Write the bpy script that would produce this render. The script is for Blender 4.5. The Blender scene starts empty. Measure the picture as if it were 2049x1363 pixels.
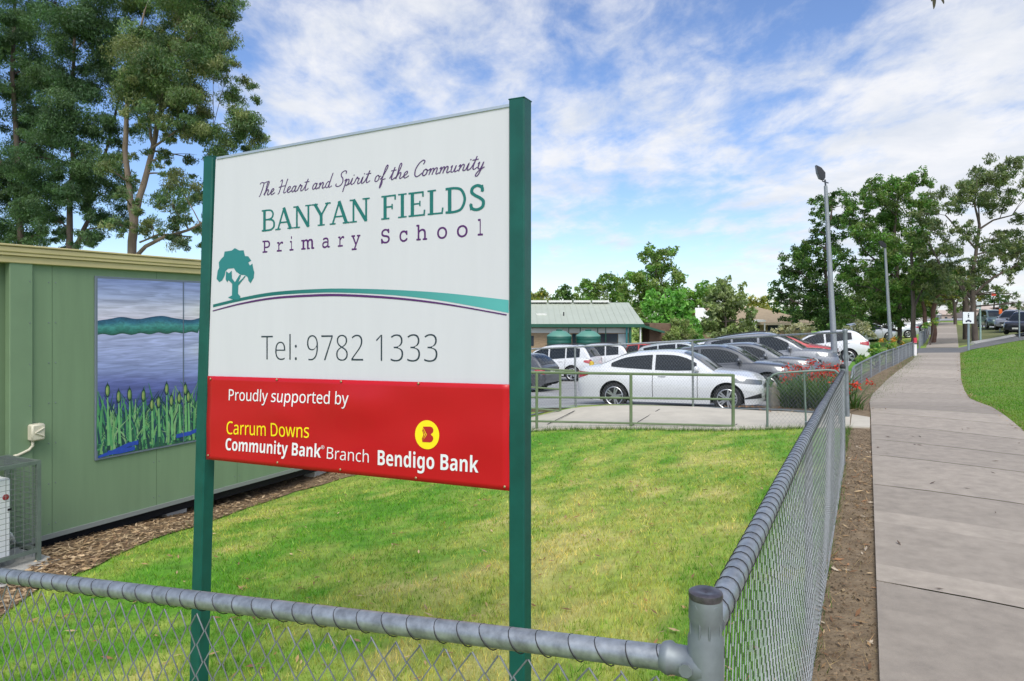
import bpy, math, random
import numpy as np
from mathutils import Vector, Matrix
random.seed(7); RNG = np.random.default_rng(11)
SC = bpy.context.scene; COL = SC.collection
rad = math.radians
# ---------------------------------------------------------------- camera numbers
F, CX, HY, H = 1392.0, 1024.5, 630.0, 1.85
UX, UY = 0.4549, 0.8905            # direction of the street fence
def uv(u, v, z=0.0): return Vector((u*UX + v*UY, u*UY - v*UX, z))
def touv(x, y): return x*UX + y*UY, x*UY - y*UX
def at(px, py, Y): return Vector(((px-CX)/F*Y, Y, H + (HY-py)/F*Y))
def on_v(px, py, v):               # view ray meets the vertical plane v = const
    d = Vector(((px-CX)/F, 1, (HY-py)/F)); t = v/(d.x*UY - d.y*UX)
    return Vector((0, 0, H)) + d*t
# ---------------------------------------------------------------- terrain: smooth surface through surveyed heights
CTRL = []
for u in (-3, 1.5, 4, 7, 10, 12, 13.6): CTRL.append((*uv(u, -.27)[:2], 0.0))
for u in (-3, 2, 5, 8, 12): CTRL.append((*uv(u, 2.2)[:2], 0.0))
CTRL += [(19.2, 31, 0), (26.6, 43, 0), (53.3, 85, .93), (82, 130, 1.2), (33, 45, .25), (14, 9, .15), (20, 20, .15), (46, 60, .55), (30, 30, .2)]
CTRL += [(-1.95, 2.7, -.30), (0, 3, -.14), (-1.65, 3.84, -.31)]
for u, v, z in ((3.8, -7, -.5), (3, -7.6, -.72), (8, -7.6, -.75), (13, -7.4, -.68), (-3, -7.6, -.8), (5, -4, -.36), (9, -4, -.33), (-2, -4, -.4)): CTRL.append((*uv(u, v)[:2], z))
CTRL += [(.4, 12.6, -.26), (3.6, 12.0, -.16), (4.8, 11.7, -.07), (1.4, 15.6, -.21), (3.95, 15.2, -.16), (5.95, 12.4, .03), (-3, 13.5, -.45)]
CTRL += [(4, 17.4, -.45), (5.6, 16.6, -.4), (2, 18.5, -.53), (11.6, 25, -.25), (9, 25, -.5), (3.2, 45, -1.9), (8, 50, -2), (25.6, 47, -.42), (13, 40, -1.1), (-10, 30, -1.3), (-22, 20, -1.2), (-30, 50, -2), (6, 29, -.95)]
CTRL += [(0, 120, -2.6), (-60, 90, -2.5), (40, 100, -.4), (110, 100, 1.5), (90, 40, 1.0), (-60, 0, -1.5), (40, -20, .5), (0, -20, -.3), (0, 300, -2.5), (200, 300, 1.5), (-250, 250, -2.5), (300, 50, 1.5), (-300, 0, -2)]
_C = np.array(CTRL, float)
def _phi(r): return np.where(r > 0, r*r*np.log(np.maximum(r, 1e-9)), 0)
_n = len(_C); _r = np.linalg.norm(_C[:, None, :2]-_C[None, :, :2], axis=2)
_A = np.zeros((_n+3, _n+3)); _A[:_n, :_n] = _phi(_r) + np.eye(_n)*.15
_A[:_n, _n] = 1; _A[:_n, _n+1:] = _C[:, :2]; _A[_n:, :_n] = _A[:_n, _n:].T
_W = np.linalg.solve(_A, np.concatenate([_C[:, 2], np.zeros(3)]))
def gz_np(xy):
    xy = np.asarray(xy, float); out = np.empty(len(xy))
    for i in range(0, len(xy), 20000):
        p = xy[i:i+20000]; r = np.linalg.norm(p[:, None]-_C[None, :, :2], axis=2)
        out[i:i+20000] = _phi(r) @ _W[:_n] + _W[_n] + p @ _W[_n+1:]
    return out
def gz(x, y): return float(gz_np([(x, y)])[0])
def ghit(px, py, tmax=170):        # view ray meets the ground
    d = np.array([(px-CX)/F, 1, (HY-py)/F]); ts = np.geomspace(1.2, tmax, 500)
    z = H + d[2]*ts - gz_np(np.stack([d[0]*ts, ts], 1)); k = np.where(z < 0)[0]
    t = ts[k[0]] if len(k) else tmax
    if len(k) and k[0] > 0:
        a, b = ts[k[0]-1], ts[k[0]]; za, zb = z[k[0]-1], z[k[0]]; t = a + (b-a)*za/(za-zb)
    return Vector((d[0]*t, t, gz(d[0]*t, t)))
# ---------------------------------------------------------------- soft value noise in numpy
_K = RNG.normal(size=(60, 2)); _PH = RNG.uniform(0, 6.28, 60)
def vnoise(xy, scale, k0=0, n=14):
    xy = np.asarray(xy)[:, :2]/scale; s = np.zeros(len(xy))
    for i in range(k0, k0+n): s += np.sin(xy @ _K[i % 60]*2.2 + _PH[i % 60])
    return s/math.sqrt(n)*1.1
# ---------------------------------------------------------------- object helpers
def link(name, me, mats=None, parent=None, smooth=False):
    o = bpy.data.objects.new(name, me); COL.objects.link(o)
    if mats is not None:
        for m in (mats if isinstance(mats, (list, tuple)) else [mats]): me.materials.append(m)
    if parent is not None: o.parent = parent
    if smooth: me.polygons.foreach_set('use_smooth', [True]*len(me.polygons))
    return o
def tag(o, label=None, cat=None, group=None, kind=None):
    if label: o['label'] = label
    if cat: o['category'] = cat
    if group: o['group'] = group
    if kind: o['kind'] = kind
    return o
def thing(name, loc, label, cat, group=None, rz=0.0):
    o = bpy.data.objects.new(name, None); COL.objects.link(o); o.empty_display_size = .1
    o.location = loc; o.rotation_euler = (0, 0, rz); return tag(o, label, cat, group)
def mesh_np(name, V, Fc, col=None):
    V = np.asarray(V, np.float32); Fc = np.asarray(Fc, np.int32); me = bpy.data.meshes.new(name)
    k = Fc.shape[1]; me.vertices.add(len(V)); me.vertices.foreach_set('co', V.ravel())
    me.loops.add(Fc.size); me.loops.foreach_set('vertex_index', Fc.ravel())
    me.polygons.add(len(Fc)); me.polygons.foreach_set('loop_start', np.arange(0, Fc.size, k, dtype=np.int32))
    if col is not None:
        a = me.attributes.new('Col', 'FLOAT_COLOR', 'POINT'); c = np.ones((len(V), 4), np.float32); c[:, :3] = col
        a.data.foreach_set('color', c.ravel())
    me.update(calc_edges=True); me.validate(); return me
class MB:
    def __init__(s): s.v = []; s.f = []; s.m = []
    def add(s, vs, fs, mi=0):
        b = len(s.v); s.v += [tuple(p) for p in vs]
        for f in fs: s.f.append(tuple(b+i for i in f)); s.m.append(mi)
        return s
    def box(s, c, d, R=None, mi=0, bev=0.0):
        x, y, z = d[0]/2, d[1]/2, d[2]/2; c = Vector(c)
        if bev <= 0:
            vs = [Vector((i*x, j*y, k*z)) for i in (-1, 1) for j in (-1, 1) for k in (-1, 1)]
            fs = [(0, 1, 3, 2), (4, 6, 7, 5), (0, 4, 5, 1), (2, 3, 7, 6), (0, 2, 6, 4), (1, 5, 7, 3)]
        else:
            b = min(bev, x*.9, y*.9, z*.9); vs = []; idx = {}
            for i in (-1, 1):
                for j in (-1, 1):
                    for k in (-1, 1):
                        for ax in range(3):
                            p = [i*(x-b), j*(y-b), k*(z-b)]; p[ax] = (i*x, j*y, k*z)[ax]
                            idx[(i, j, k, ax)] = len(vs); vs.append(Vector(p))
            g = lambda i, j, k, a: idx[(i, j, k, a)]
            fs = []
            for i in (-1, 1): fs.append((g(i, -1, -1, 0), g(i, 1, -1, 0), g(i, 1, 1, 0), g(i, -1, 1, 0))[::i])
            for j in (-1, 1): fs.append((g(-1, j, -1, 1), g(-1, j, 1, 1), g(1, j, 1, 1), g(1, j, -1, 1))[::j])
            for k in (-1, 1): fs.append((g(-1, -1, k, 2), g(1, -1, k, 2), g(1, 1, k, 2), g(-1, 1, k, 2))[::k])
            for i in (-1, 1):
                for j in (-1, 1):
                    fs.append((g(i, j, -1, 0), g(i, j, 1, 0), g(i, j, 1, 1), g(i, j, -1, 1))[::-i*j])
                    fs.append((g(i, -1, j, 0), g(i, 1, j, 0), g(i, 1, j, 2), g(i, -1, j, 2))[::i*j])
                    fs.append((g(-1, i, j, 1), g(1, i, j, 1), g(1, i, j, 2), g(-1, i, j, 2))[::-i*j])
                    for k in (-1, 1): fs.append((g(i, j, k, 0), g(i, j, k, 1), g(i, j, k, 2))[::i*j*k])
        if R is not None: vs = [R @ p for p in vs]
        return s.add([c+p for p in vs], fs, mi)
    def tube(s, pts, r, n=8, mi=0, cap=True, flat=None):
        pts = [Vector(p) for p in pts]; m = len(pts); rs = r if isinstance(r, (list, tuple)) else [r]*m
        vs = []; fs = []; prev = None
        for i, p in enumerate(pts):
            t = (pts[min(i+1, m-1)] - pts[max(i-1, 0)])
            if t.length < 1e-9: t = Vector((0, 0, 1))
            t.normalize()
            if prev is None:
                a = Vector((0, 0, 1)) if abs(t.z) < .9 else Vector((1, 0, 0)); a = (a - t*a.dot(t)).normalized()
            else:
                a = prev - t*prev.dot(t)
                a = a.normalized() if a.length > 1e-6 else Vector((1, 0, 0))
            prev = a; b = t.cross(a)
            for k in range(n):
                q = 2*math.pi*(k+.5)/n; vs.append(p + a*(rs[i]*math.cos(q)) + b*(rs[i]*math.sin(q)))
        for i in range(m-1):
            for k in range(n): fs.append((i*n+k, i*n+(k+1) % n, (i+1)*n+(k+1) % n, (i+1)*n+k))
        if cap: fs += [tuple(range(n))[::-1], tuple((m-1)*n+k for k in range(n))]
        return s.add(vs, fs, mi)
    def lathe(s, prof, c=(0, 0, 0), n=20, axis='z', mi=0, R=None):
        c = Vector(c); vs = []; fs = []; m = len(prof)
        for (r, h) in prof:
            for k in range(n):
                q = 2*math.pi*k/n; x, y = r*math.cos(q), r*math.sin(q)
                p = Vector((x, y, h)) if axis == 'z' else (Vector((x, h, y)) if axis == 'y' else Vector((h, x, y)))
                vs.append(c + (R @ p if R is not None else p))
        for i in range(m-1):
            for k in range(n): fs.append((i*n+k, i*n+(k+1) % n, (i+1)*n+(k+1) % n, (i+1)*n+k))
        if prof[0][0] > 1e-4: fs.append(tuple(range(n))[::-1])
        if prof[-1][0] > 1e-4: fs.append(tuple((m-1)*n+k for k in range(n)))
        return s.add(vs, fs, mi)
    def poly(s, pts, mi=0): return s.add(pts, [tuple(range(len(pts)))], mi)
    def prism(s, pts, d, mi=0):    # outline pts swept by vector d
        n = len(pts); d = Vector(d); a = [Vector(p) for p in pts]
        return s.add(a + [p+d for p in a], [tuple(range(n))[::-1], tuple(range(n, 2*n))] + [(i, (i+1) % n, n+(i+1) % n, n+i) for i in range(n)], mi)
    def mesh(s, name):
        me = bpy.data.meshes.new(name); me.from_pydata(s.v, [], s.f)
        me.polygons.foreach_set('material_index', s.m); me.update(); return me
    def build(s, name, mats, parent=None, smooth=False, rel=True):
        me = s.mesh(name)
        if parent is not None and rel:
            bpy.context.view_layer.update() if False else None
            W = Matrix.LocRotScale(parent_loc(parent), parent_rot(parent), None).inverted(); me.transform(W)
        return link(name, me, mats, parent, smooth)
def parent_loc(p):
    return p.location if p.parent is None else parent_loc(p.parent) + p.location
def parent_rot(p):
    while p.parent is not None: p = p.parent
    return p.rotation_euler.to_quaternion()
def smooth_angle(o, ang=40):
    me = o.data; me.polygons.foreach_set('use_smooth', [True]*len(me.polygons)); me.set_sharp_from_angle(angle=rad(ang))
# ---------------------------------------------------------------- materials
def M(name, col, rough=.6, metal=0.0, var=.0, scale=3.0, bump=0.0, bscale=40.0, spec=.5, coat=0.0, col2=None, detail=5, vcol=False, stretch=None, vshift=None):
    m = bpy.data.materials.new(name); m.use_nodes = True; nt = m.node_tree; b = nt.nodes['Principled BSDF']
    b.inputs['Roughness'].default_value = rough; b.inputs['Metallic'].default_value = metal
    b.inputs['Specular IOR Level'].default_value = spec; b.inputs['Coat Weight'].default_value = coat
    b.inputs['Coat Roughness'].default_value = .05
    b.inputs['Base Color'].default_value = (*col, 1)
    if var or bump or vcol:
        tc = nt.nodes.new('ShaderNodeTexCoord'); src = tc.outputs['Object']
        if stretch:
            mp = nt.nodes.new('ShaderNodeMapping'); mp.inputs['Scale'].default_value = stretch
            nt.links.new(src, mp.inputs['Vector']); src = mp.outputs['Vector']
    base = None
    if vcol:
        at_ = nt.nodes.new('ShaderNodeAttribute'); at_.attribute_name = 'Col'; base = at_.outputs['Color']
    if var:
        nz = nt.nodes.new('ShaderNodeTexNoise'); nz.inputs['Scale'].default_value = scale; nz.inputs['Detail'].default_value = detail
        nz.inputs['Roughness'].default_value = .62
        nt.links.new(src, nz.inputs['Vector'])
        rmp = nt.nodes.new('ShaderNodeMapRange'); rmp.inputs['From Min'].default_value = .3; rmp.inputs['From Max'].default_value = .7
        nt.links.new(nz.outputs['Fac'], rmp.inputs['Value'])
        if base is None:
            mx = nt.nodes.new('ShaderNodeMix'); mx.data_type = 'RGBA'
            c2 = col2 if col2 else tuple(c*(1-var) for c in col); c1 = col if col2 else tuple(min(1, c*(1+var*.6)) for c in col)
            mx.inputs['A'].default_value = (*c2, 1); mx.inputs['B'].default_value = (*c1, 1)
            nt.links.new(rmp.outputs['Result'], mx.inputs['Factor']); base = mx.outputs['Result']
        else:
            rmp.inputs['To Min'].default_value = 1-var; rmp.inputs['To Max'].default_value = 1+var*.7
            mx = nt.nodes.new('ShaderNodeVectorMath'); mx.operation = 'SCALE'
            nt.links.new(base, mx.inputs[0]); nt.links.new(rmp.outputs['Result'], mx.inputs['Scale']); base = mx.outputs['Vector']
    if base is not None: nt.links.new(base, b.inputs['Base Color'])
    if bump:
        n2 = nt.nodes.new('ShaderNodeTexNoise'); n2.inputs['Scale'].default_value = bscale; n2.inputs['Detail'].default_value = 6
        nt.links.new(src, n2.inputs['Vector'])
        bp = nt.nodes.new('ShaderNodeBump'); bp.inputs['Strength'].default_value = bump; bp.inputs['Distance'].default_value = .02
        nt.links.new(n2.outputs['Fac'], bp.inputs['Height']); nt.links.new(bp.outputs['Normal'], b.inputs['Normal'])
    return m
def leafmat(name, rough=.5, trans=.3, gain=1.0):
    m = bpy.data.materials.new(name); m.use_nodes = True; nt = m.node_tree; b = nt.nodes['Principled BSDF']
    a = nt.nodes.new('ShaderNodeAttribute'); a.attribute_name = 'Col'
    nt.links.new(a.outputs['Color'], b.inputs['Base Color']); b.inputs['Roughness'].default_value = rough; b.inputs['Specular IOR Level'].default_value = .35
    tr = nt.nodes.new('ShaderNodeBsdfTranslucent'); sc = nt.nodes.new('ShaderNodeVectorMath'); sc.operation = 'MULTIPLY'; sc.inputs[1].default_value = (1.3, 1.4, .6)
    nt.links.new(a.outputs['Color'], sc.inputs[0]); nt.links.new(sc.outputs['Vector'], tr.inputs['Color'])
    mx = nt.nodes.new('ShaderNodeMixShader'); mx.inputs['Fac'].default_value = trans
    nt.links.new(b.outputs['BSDF'], mx.inputs[1]); nt.links.new(tr.outputs['BSDF'], mx.inputs[2])
    nt.links.new(mx.outputs['Shader'], nt.nodes['Material Output'].inputs['Surface']); return m
galv = M('galvanised_steel', (.33, .35, .37), .44, .65, var=.38, scale=34, bump=.05, bscale=60)
galv_dull = M('dull_galvanised_steel', (.23, .255, .27), .55, .5, var=.3, scale=9)
wire_m = M('galvanised_wire', (.22, .235, .25), .55, .3, var=.25, scale=20)
tie_m = M('dark_lacing_wire', (.03, .03, .032), .5, .4)
black = M('black_rubber', (.018, .018, .02), .75)
void_m = M('dark_plastic', (.012, .012, .013), .9)
# ---------------------------------------------------------------- camera, sun, sky
cd = bpy.data.cameras.new('camera'); cd.sensor_width = 36; cd.lens = 36*F/2049; cd.shift_y = -51.5/2049; cd.clip_end = 3000; cd.clip_start = .05
cam = bpy.data.objects.new('camera', cd); COL.objects.link(cam); cam.location = (0, 0, H); cam.rotation_euler = (rad(90), 0, 0); SC.camera = cam
SUN_EL, SUN_AZ = 50.0, 176.0        # azimuth clockwise from +Y
sl = bpy.data.lights.new('sun', 'SUN'); sl.energy = 1.3; sl.angle = rad(28); sl.color = (1, .95, .87)
so = bpy.data.objects.new('sun', sl); COL.objects.link(so)
sd = Vector((math.sin(rad(SUN_AZ))*math.cos(rad(SUN_EL)), math.cos(rad(SUN_AZ))*math.cos(rad(SUN_EL)), math.sin(rad(SUN_EL))))
so.rotation_euler = sd.to_track_quat('Z', 'Y').to_euler(); so.location = sd*60
SC.view_settings.view_transform = 'Standard'; SC.view_settings.look = 'None'; SC.view_settings.exposure = EXPO = 0.62; SC.view_settings.gamma = 1
def build_world():
    w = bpy.data.worlds.new('World'); SC.world = w; w.use_nodes = True; nt = w.node_tree; N = nt.nodes; L = nt.links
    bg = N['Background']; bg.inputs['Strength'].default_value = .1
    sky = N.new('ShaderNodeTexSky'); sky.sky_type = 'NISHITA'; sky.sun_disc = False; sky.sun_elevation = rad(SUN_EL); sky.sun_rotation = rad(SUN_AZ)
    sky.air_density = 1.0; sky.dust_density = .3; sky.ozone_density = 2.5
    tc = N.new('ShaderNodeTexCoord'); nrm = N.new('ShaderNodeVectorMath'); nrm.operation = 'NORMALIZE'; L.new(tc.outputs['Generated'], nrm.inputs[0])
    sep = N.new('ShaderNodeSeparateXYZ'); L.new(nrm.outputs['Vector'], sep.inputs[0])
    def math_(op, a, b=None, c=None, clamp=False):
        n = N.new('ShaderNodeMath'); n.operation = op; n.use_clamp = clamp
        for i, x in enumerate((a, b, c)):
            if x is None: continue
            if isinstance(x, (int, float)): n.inputs[i].default_value = x
            else: L.new(x, n.inputs[i])
        return n.outputs[0]
    zc = math_('ADD', math_('MAXIMUM', sep.outputs['Z'], 0.0), .16)
    cx = math_('DIVIDE', sep.outputs['X'], zc); cy = math_('DIVIDE', sep.outputs['Y'], zc)
    cmb = N.new('ShaderNodeCombineXYZ'); L.new(cx, cmb.inputs[0]); L.new(cy, cmb.inputs[1])
    def noise(scale, rot, st, det, rough, dist, off=(0, 0, 0)):
        mp = N.new('ShaderNodeMapping'); mp.inputs['Rotation'].default_value = (0, 0, rad(rot)); mp.inputs['Scale'].default_value = st; mp.inputs['Location'].default_value = off
        L.new(cmb.outputs[0], mp.inputs['Vector'])
        n = N.new('ShaderNodeTexNoise'); n.inputs['Scale'].default_value = scale; n.inputs['Detail'].default_value = det; n.inputs['Roughness'].default_value = rough; n.inputs['Distortion'].default_value = dist
        L.new(mp.outputs['Vector'], n.inputs['Vector']); return n.outputs['Fac']
    big = noise(1.7, 25, (1, .8, 1), 8, .6, .25, (2.3, .7, 0)); fine = noise(6.0, 35, (1.0, .6, 1), 9, .62, .2, (.4, 1.9, 0))
    tot = math_('ADD', math_('MULTIPLY', big, 1.1), math_('MULTIPLY', fine, 1.1))
    banks = [(760, 130, .32, .34), (520, 200, .2, .25), (1180, 240, .17, .12), (1900, 230, .30, .32), (1700, 350, .17, .22), (2049, 420, .25, .2), (1560, 400, .14, .08),
             (1480, 60, .22, -.20), (1150, 60, .08, -.02), (1650, 130, .12, -.10), (1270, 430, .22, -.06), (1250, 560, .22, -.22), (1330, 270, .14, .12), (1150, 470, .12, .1), (1650, 520, .2, -.1), (470, 20, .1, -.15), (1560, 180, .1, -.08), (980, 330, .1, .1), (100, 250, .3, -.5), (330, 330, .12, -.3), (420, 250, .1, -.1)]
    for px, py, sg, amp in banks:
        d = Vector(((px-CX)/F, 1, (HY-py)/F)).normalized()
        vd = N.new('ShaderNodeVectorMath'); vd.operation = 'DISTANCE'; L.new(nrm.outputs['Vector'], vd.inputs[0]); vd.inputs[1].default_value = d
        g = math_('POWER', 2.718, math_('MULTIPLY', math_('POWER', vd.outputs['Value'], 2.0), -1/(sg*sg)))
        tot = math_('ADD', tot, math_('MULTIPLY', g, amp))
    mr = N.new('ShaderNodeMapRange'); mr.interpolation_type = 'SMOOTHSTEP'; mr.inputs['From Min'].default_value = .98; mr.inputs['From Max'].default_value = 1.60
    mr.inputs['To Max'].default_value = .93; L.new(tot, mr.inputs['Value'])
    tone = noise(3.0, 10, (1, 1, 1), 6, .6, .3, (5, 5, 0))
    cm = N.new('ShaderNodeMix'); cm.data_type = 'RGBA'; cm.inputs['A'].default_value = (5.0, 5.25, 5.7, 1); cm.inputs['B'].default_value = (6.2, 6.2, 6.3, 1)
    tr = N.new('ShaderNodeMapRange'); tr.inputs['From Min'].default_value = .35; tr.inputs['From Max'].default_value = .62; L.new(tone, tr.inputs['Value']); L.new(tr.outputs[0], cm.inputs['Factor'])
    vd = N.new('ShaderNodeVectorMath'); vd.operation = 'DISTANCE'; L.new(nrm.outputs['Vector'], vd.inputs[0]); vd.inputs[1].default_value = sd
    fill_glow = math_('MULTIPLY', math_('POWER', 2.718, math_('MULTIPLY', math_('POWER', vd.outputs['Value'], 2.0), -1/.55)), 1.0)   # unseen cloud glow added round the sun, behind the camera, to brighten shaded sides
    lit = N.new('ShaderNodeVectorMath'); lit.operation = 'SCALE'; L.new(cm.outputs['Result'], lit.inputs[0]); L.new(math_('ADD', math_('MULTIPLY', fill_glow, 2.2), 1.0), lit.inputs['Scale'])
    cov = math_('MAXIMUM', mr.outputs['Result'], math_('MULTIPLY', fill_glow, 1.2, clamp=True))
    gain = N.new('ShaderNodeVectorMath'); gain.operation = 'MULTIPLY'; gain.inputs[1].default_value = SKYGAIN; L.new(sky.outputs['Color'], gain.inputs[0])
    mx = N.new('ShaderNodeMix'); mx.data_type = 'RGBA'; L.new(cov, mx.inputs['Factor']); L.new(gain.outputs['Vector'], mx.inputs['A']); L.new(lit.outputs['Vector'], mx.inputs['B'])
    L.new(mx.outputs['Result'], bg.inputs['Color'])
SKYGAIN = (.88, .95, 1.14)
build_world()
# ================================================================ GROUND
def grid_xy(xs, ys):
    X, Y = np.meshgrid(xs, ys); nx, ny = len(xs), len(ys)
    i = np.arange(ny-1)[:, None]*nx + np.arange(nx-1)[None, :]
    return np.stack([X.ravel(), Y.ravel()], 1), np.stack([i, i+1, i+nx+1, i+nx], -1).reshape(-1, 4)
def lawn_col(xy):
    xy = np.asarray(xy)[:, :2]; u, v = touv(xy[:, 0], xy[:, 1])
    a = vnoise(xy, 1.5, 3); b = vnoise(xy, .42, 20); c = vnoise(xy, .13, 35)*.7+vnoise(xy, .055, 45)*.5
    dry = .40 + .09*a + .15*b + .34*c
    dry += .38*np.exp(-((v+2.2)/1.2)**2)*np.exp(-((u-5.0)/3.6)**2)          # worn dry middle of the lawn
    dry -= .55*np.exp(-((v+.55)/.42)**2) + .35*np.exp(-((v+5.0)/.9)**2)
    dry = np.clip(dry, 0, 1)[:, None]
    g1 = np.array([.105, .29, .014]); g2 = np.array([.50, .49, .115]); g3 = np.array([.56, .47, .20])
    col = g1*(1-dry) + g2*dry; w = np.clip(dry-.78, 0, .22)*2.2
    return col*(1-w) + g3*w
xs = np.unique(np.concatenate([np.linspace(-320, -40, 15), np.linspace(-40, -12, 29), np.linspace(-12, 16, 113), np.linspace(16, 60, 45), np.linspace(60, 340, 15)]))
ys = np.unique(np.concatenate([np.linspace(-60, -4, 15), np.linspace(-4, 22, 105), np.linspace(22, 60, 77), np.linspace(60, 140, 41), np.linspace(140, 420, 15)]))
XY, FC = grid_xy(xs, ys); Z = gz_np(XY)
_u, _v = touv(XY[:, 0], XY[:, 1])
colr = lawn_col(XY)*.9
soil = M('soil_and_turf', (.2, .2, .1), .95, var=.35, scale=9, bump=.5, bscale=70, vcol=True)
tag(link('ground', mesh_np('ground', np.column_stack([XY, Z]), FC, colr), soil), kind='structure')
def sheet(name, poly, off, mat, res=.5, kind='structure', col=None, thick=0.0, smooth=False):
    """a sheet laid on the terrain inside polygon poly (list of (x, y))"""
    import bmesh
    bm = bmesh.new(); vs = [bm.verts.new((p[0], p[1], 0)) for p in poly]; bm.faces.new(vs)
    x0, x1 = min(p[0] for p in poly), max(p[0] for p in poly); y0, y1 = min(p[1] for p in poly), max(p[1] for p in poly)
    for ax, a, b in ((0, x0, x1), (1, y0, y1)):
        k = a+res
        while k < b:
            no = (1, 0, 0) if ax == 0 else (0, 1, 0)
            bmesh.ops.bisect_plane(bm, geom=bm.verts[:]+bm.edges[:]+bm.faces[:], plane_co=(k, k, 0), plane_no=no, dist=1e-5); k += res
    zs = gz_np([(v.co.x, v.co.y) for v in bm.verts])
    for v, z in zip(bm.verts, zs): v.co.z = z+off
    bmesh.ops.recalc_face_normals(bm, faces=bm.faces[:])
    if sum(f.normal.z for f in bm.faces) < 0: bmesh.ops.reverse_faces(bm, faces=bm.faces[:])
    if thick:
        r = bmesh.ops.extrude_face_region(bm, geom=[e for e in bm.edges if e.is_boundary]) if False else None
        edges = [e for e in bm.edges if e.is_boundary]; r = bmesh.ops.extrude_edge_only(bm, edges=edges)
        for v in [g for g in r['geom'] if isinstance(g, bmesh.types.BMVert)]: v.co.z -= thick
    me = bpy.data.meshes.new(name); bm.to_mesh(me); bm.free()
    o = link(name, me, mat)
    return tag(o, kind=kind)
P2 = lambda px, py: tuple(ghit(px, py)[:2])
# bare dirt between the street fence and the path
dirt = M('bare_dirt', (.27, .20, .12), .95, var=.5, scale=6, bump=.9, bscale=45, col2=(.115, .078, .042))
sheet('dirt_verge', [uv(-3, -.32)[:2], uv(-3, .1)[:2], uv(13.9, .1)[:2], uv(13.9, -.32)[:2]], .006, dirt, .4)
sheet('dirt_bank', [uv(15.5, -.9)[:2], uv(13.6, -.5)[:2], P2(1700, 838), P2(1741, 838), P2(1744, 795), P2(1772, 768), P2(1806, 740), P2(1830, 716), P2(1826, 708), P2(1790, 722), P2(1740, 742), P2(1702, 770)], .015, dirt, .5)
# bark mulch beside the portable building
mulch = M('bark_mulch', (.36, .25, .14), .95, var=.6, scale=26, bump=1.0, bscale=60, col2=(.12, .075, .042), stretch=(1, 2.4, 1))
mp_ = [P2(0, 1236), P2(75, 1182), P2(190, 1137), P2(225, 1117), P2(325, 1074), P2(400, 1052), P2(500, 1016), P2(590, 985), P2(690, 957), P2(760, 941)]
mp_ = [tuple(uv(0, -4.9)[:2])] + mp_ + [tuple(uv(13, -7.2)[:2]), tuple(uv(13, -9.5)[:2]), tuple(uv(0, -9.5)[:2])]
sheet('mulch_bed', mp_, .012, mulch, .35)
# footpath in slabs: every slab its own tone, with open joints
conc = M('footpath_concrete', (.40, .37, .33), .85, var=.18, scale=7, bump=.3, bscale=160, vcol=True, detail=9)
PL = [tuple(uv(u, .055)[:2]) for u in (-4, 2, 6, 11, 14)] + [P2(1740, 806), P2(1745, 792), P2(1770, 767), P2(1805.6, 738), P2(1827, 721), P2(1838, 707.5)]
PR = [tuple(uv(u, 2.18)[:2]) for u in (-4, 2, 6)] + [P2(2049, 868), P2(1985, 818), P2(1940, 800), P2(1930, 784), P2(1923, 762), P2(1921, 718), P2(1921, 707)]
PL2 = [P2(1853, 697), P2(1858, 684), P2(1866, 672), P2(1874, 656), P2(1880, 645.5)]; PR2 = [P2(1918, 696.5), P2(1917, 684), P2(1916, 672), P2(1914, 656), P2(1912, 645.5)]
def along(pl, n):
    a = np.array(pl); L_ = np.concatenate([[0], np.cumsum(np.linalg.norm(np.diff(a, axis=0), axis=1))]); s = np.linspace(0, L_[-1], n)
    return np.stack([np.interp(s, L_, a[:, 0]), np.interp(s, L_, a[:, 1])], 1)
def path_slabs(name, pl, pr, seed, cuts=None, sub=4):
    rs = np.random.default_rng(seed); A = along(pl, 2000); B = along(pr, 2000); n = 2000
    L_ = np.concatenate([[0], np.cumsum(np.linalg.norm(np.diff((A+B)/2, axis=0), axis=1))])
    if cuts is None:
        cuts = [0]
        while cuts[-1] < L_[-1]: cuts.append(cuts[-1] + rs.choice([1.25, 1.5, 1.5, 1.7]))
    V = []; Fx = []; C = []
    for a, b in zip(cuts[:-1], cuts[1:]):
        gap = .008; t = .305 + .026*rs.normal(); tone = np.array([t*1.15, t*.985, t*.80]); light = rs.random() < .22
        b = min(b, L_[-1])
        if b-a < .06: continue
        st = np.linspace(a+gap, b-gap, sub+1)
        for k in range(sub):
            ia = np.searchsorted(L_, st[k]).clip(0, n-1); ib = np.searchsorted(L_, st[k+1]).clip(0, n-1)
            for j in range(4):
                q = [A[ia]+(B[ia]-A[ia])*j/4, A[ia]+(B[ia]-A[ia])*(j+1)/4, A[ib]+(B[ib]-A[ib])*(j+1)/4, A[ib]+(B[ib]-A[ib])*j/4]
                zz = gz_np(q)+.035; m = len(V); V += [(p[0], p[1], z) for p, z in zip(q, zz)]; Fx.append((m, m+1, m+2, m+3))
                tt = tone*(1.2 if light and k == 0 else 1.0); C += [tt]*4
        # skirts down the edges and the joints
        i0 = np.searchsorted(L_, a+gap).clip(0, n-1); i1 = np.searchsorted(L_, b-gap).clip(0, n-1)
        ring = [A[i0], B[i0], B[i1], A[i1]]; zr = gz_np(ring)
        for k in range(4):
            p, q = ring[k], ring[(k+1) % 4]; z1, z2 = zr[k], zr[(k+1) % 4]; m = len(V)
            V += [(p[0], p[1], z1+.035), (p[0], p[1], z1-.05), (q[0], q[1], z2-.05), (q[0], q[1], z2+.035)]; Fx.append((m, m+1, m+2, m+3)); C += [tone]*4
    return tag(link(name, mesh_np(name, V, Fx, np.array(C)), conc), kind='structure')
path_slabs('footpath', PL, PR, 5)
path_slabs('footpath_beyond', PL2, PR2, 8)
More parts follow.
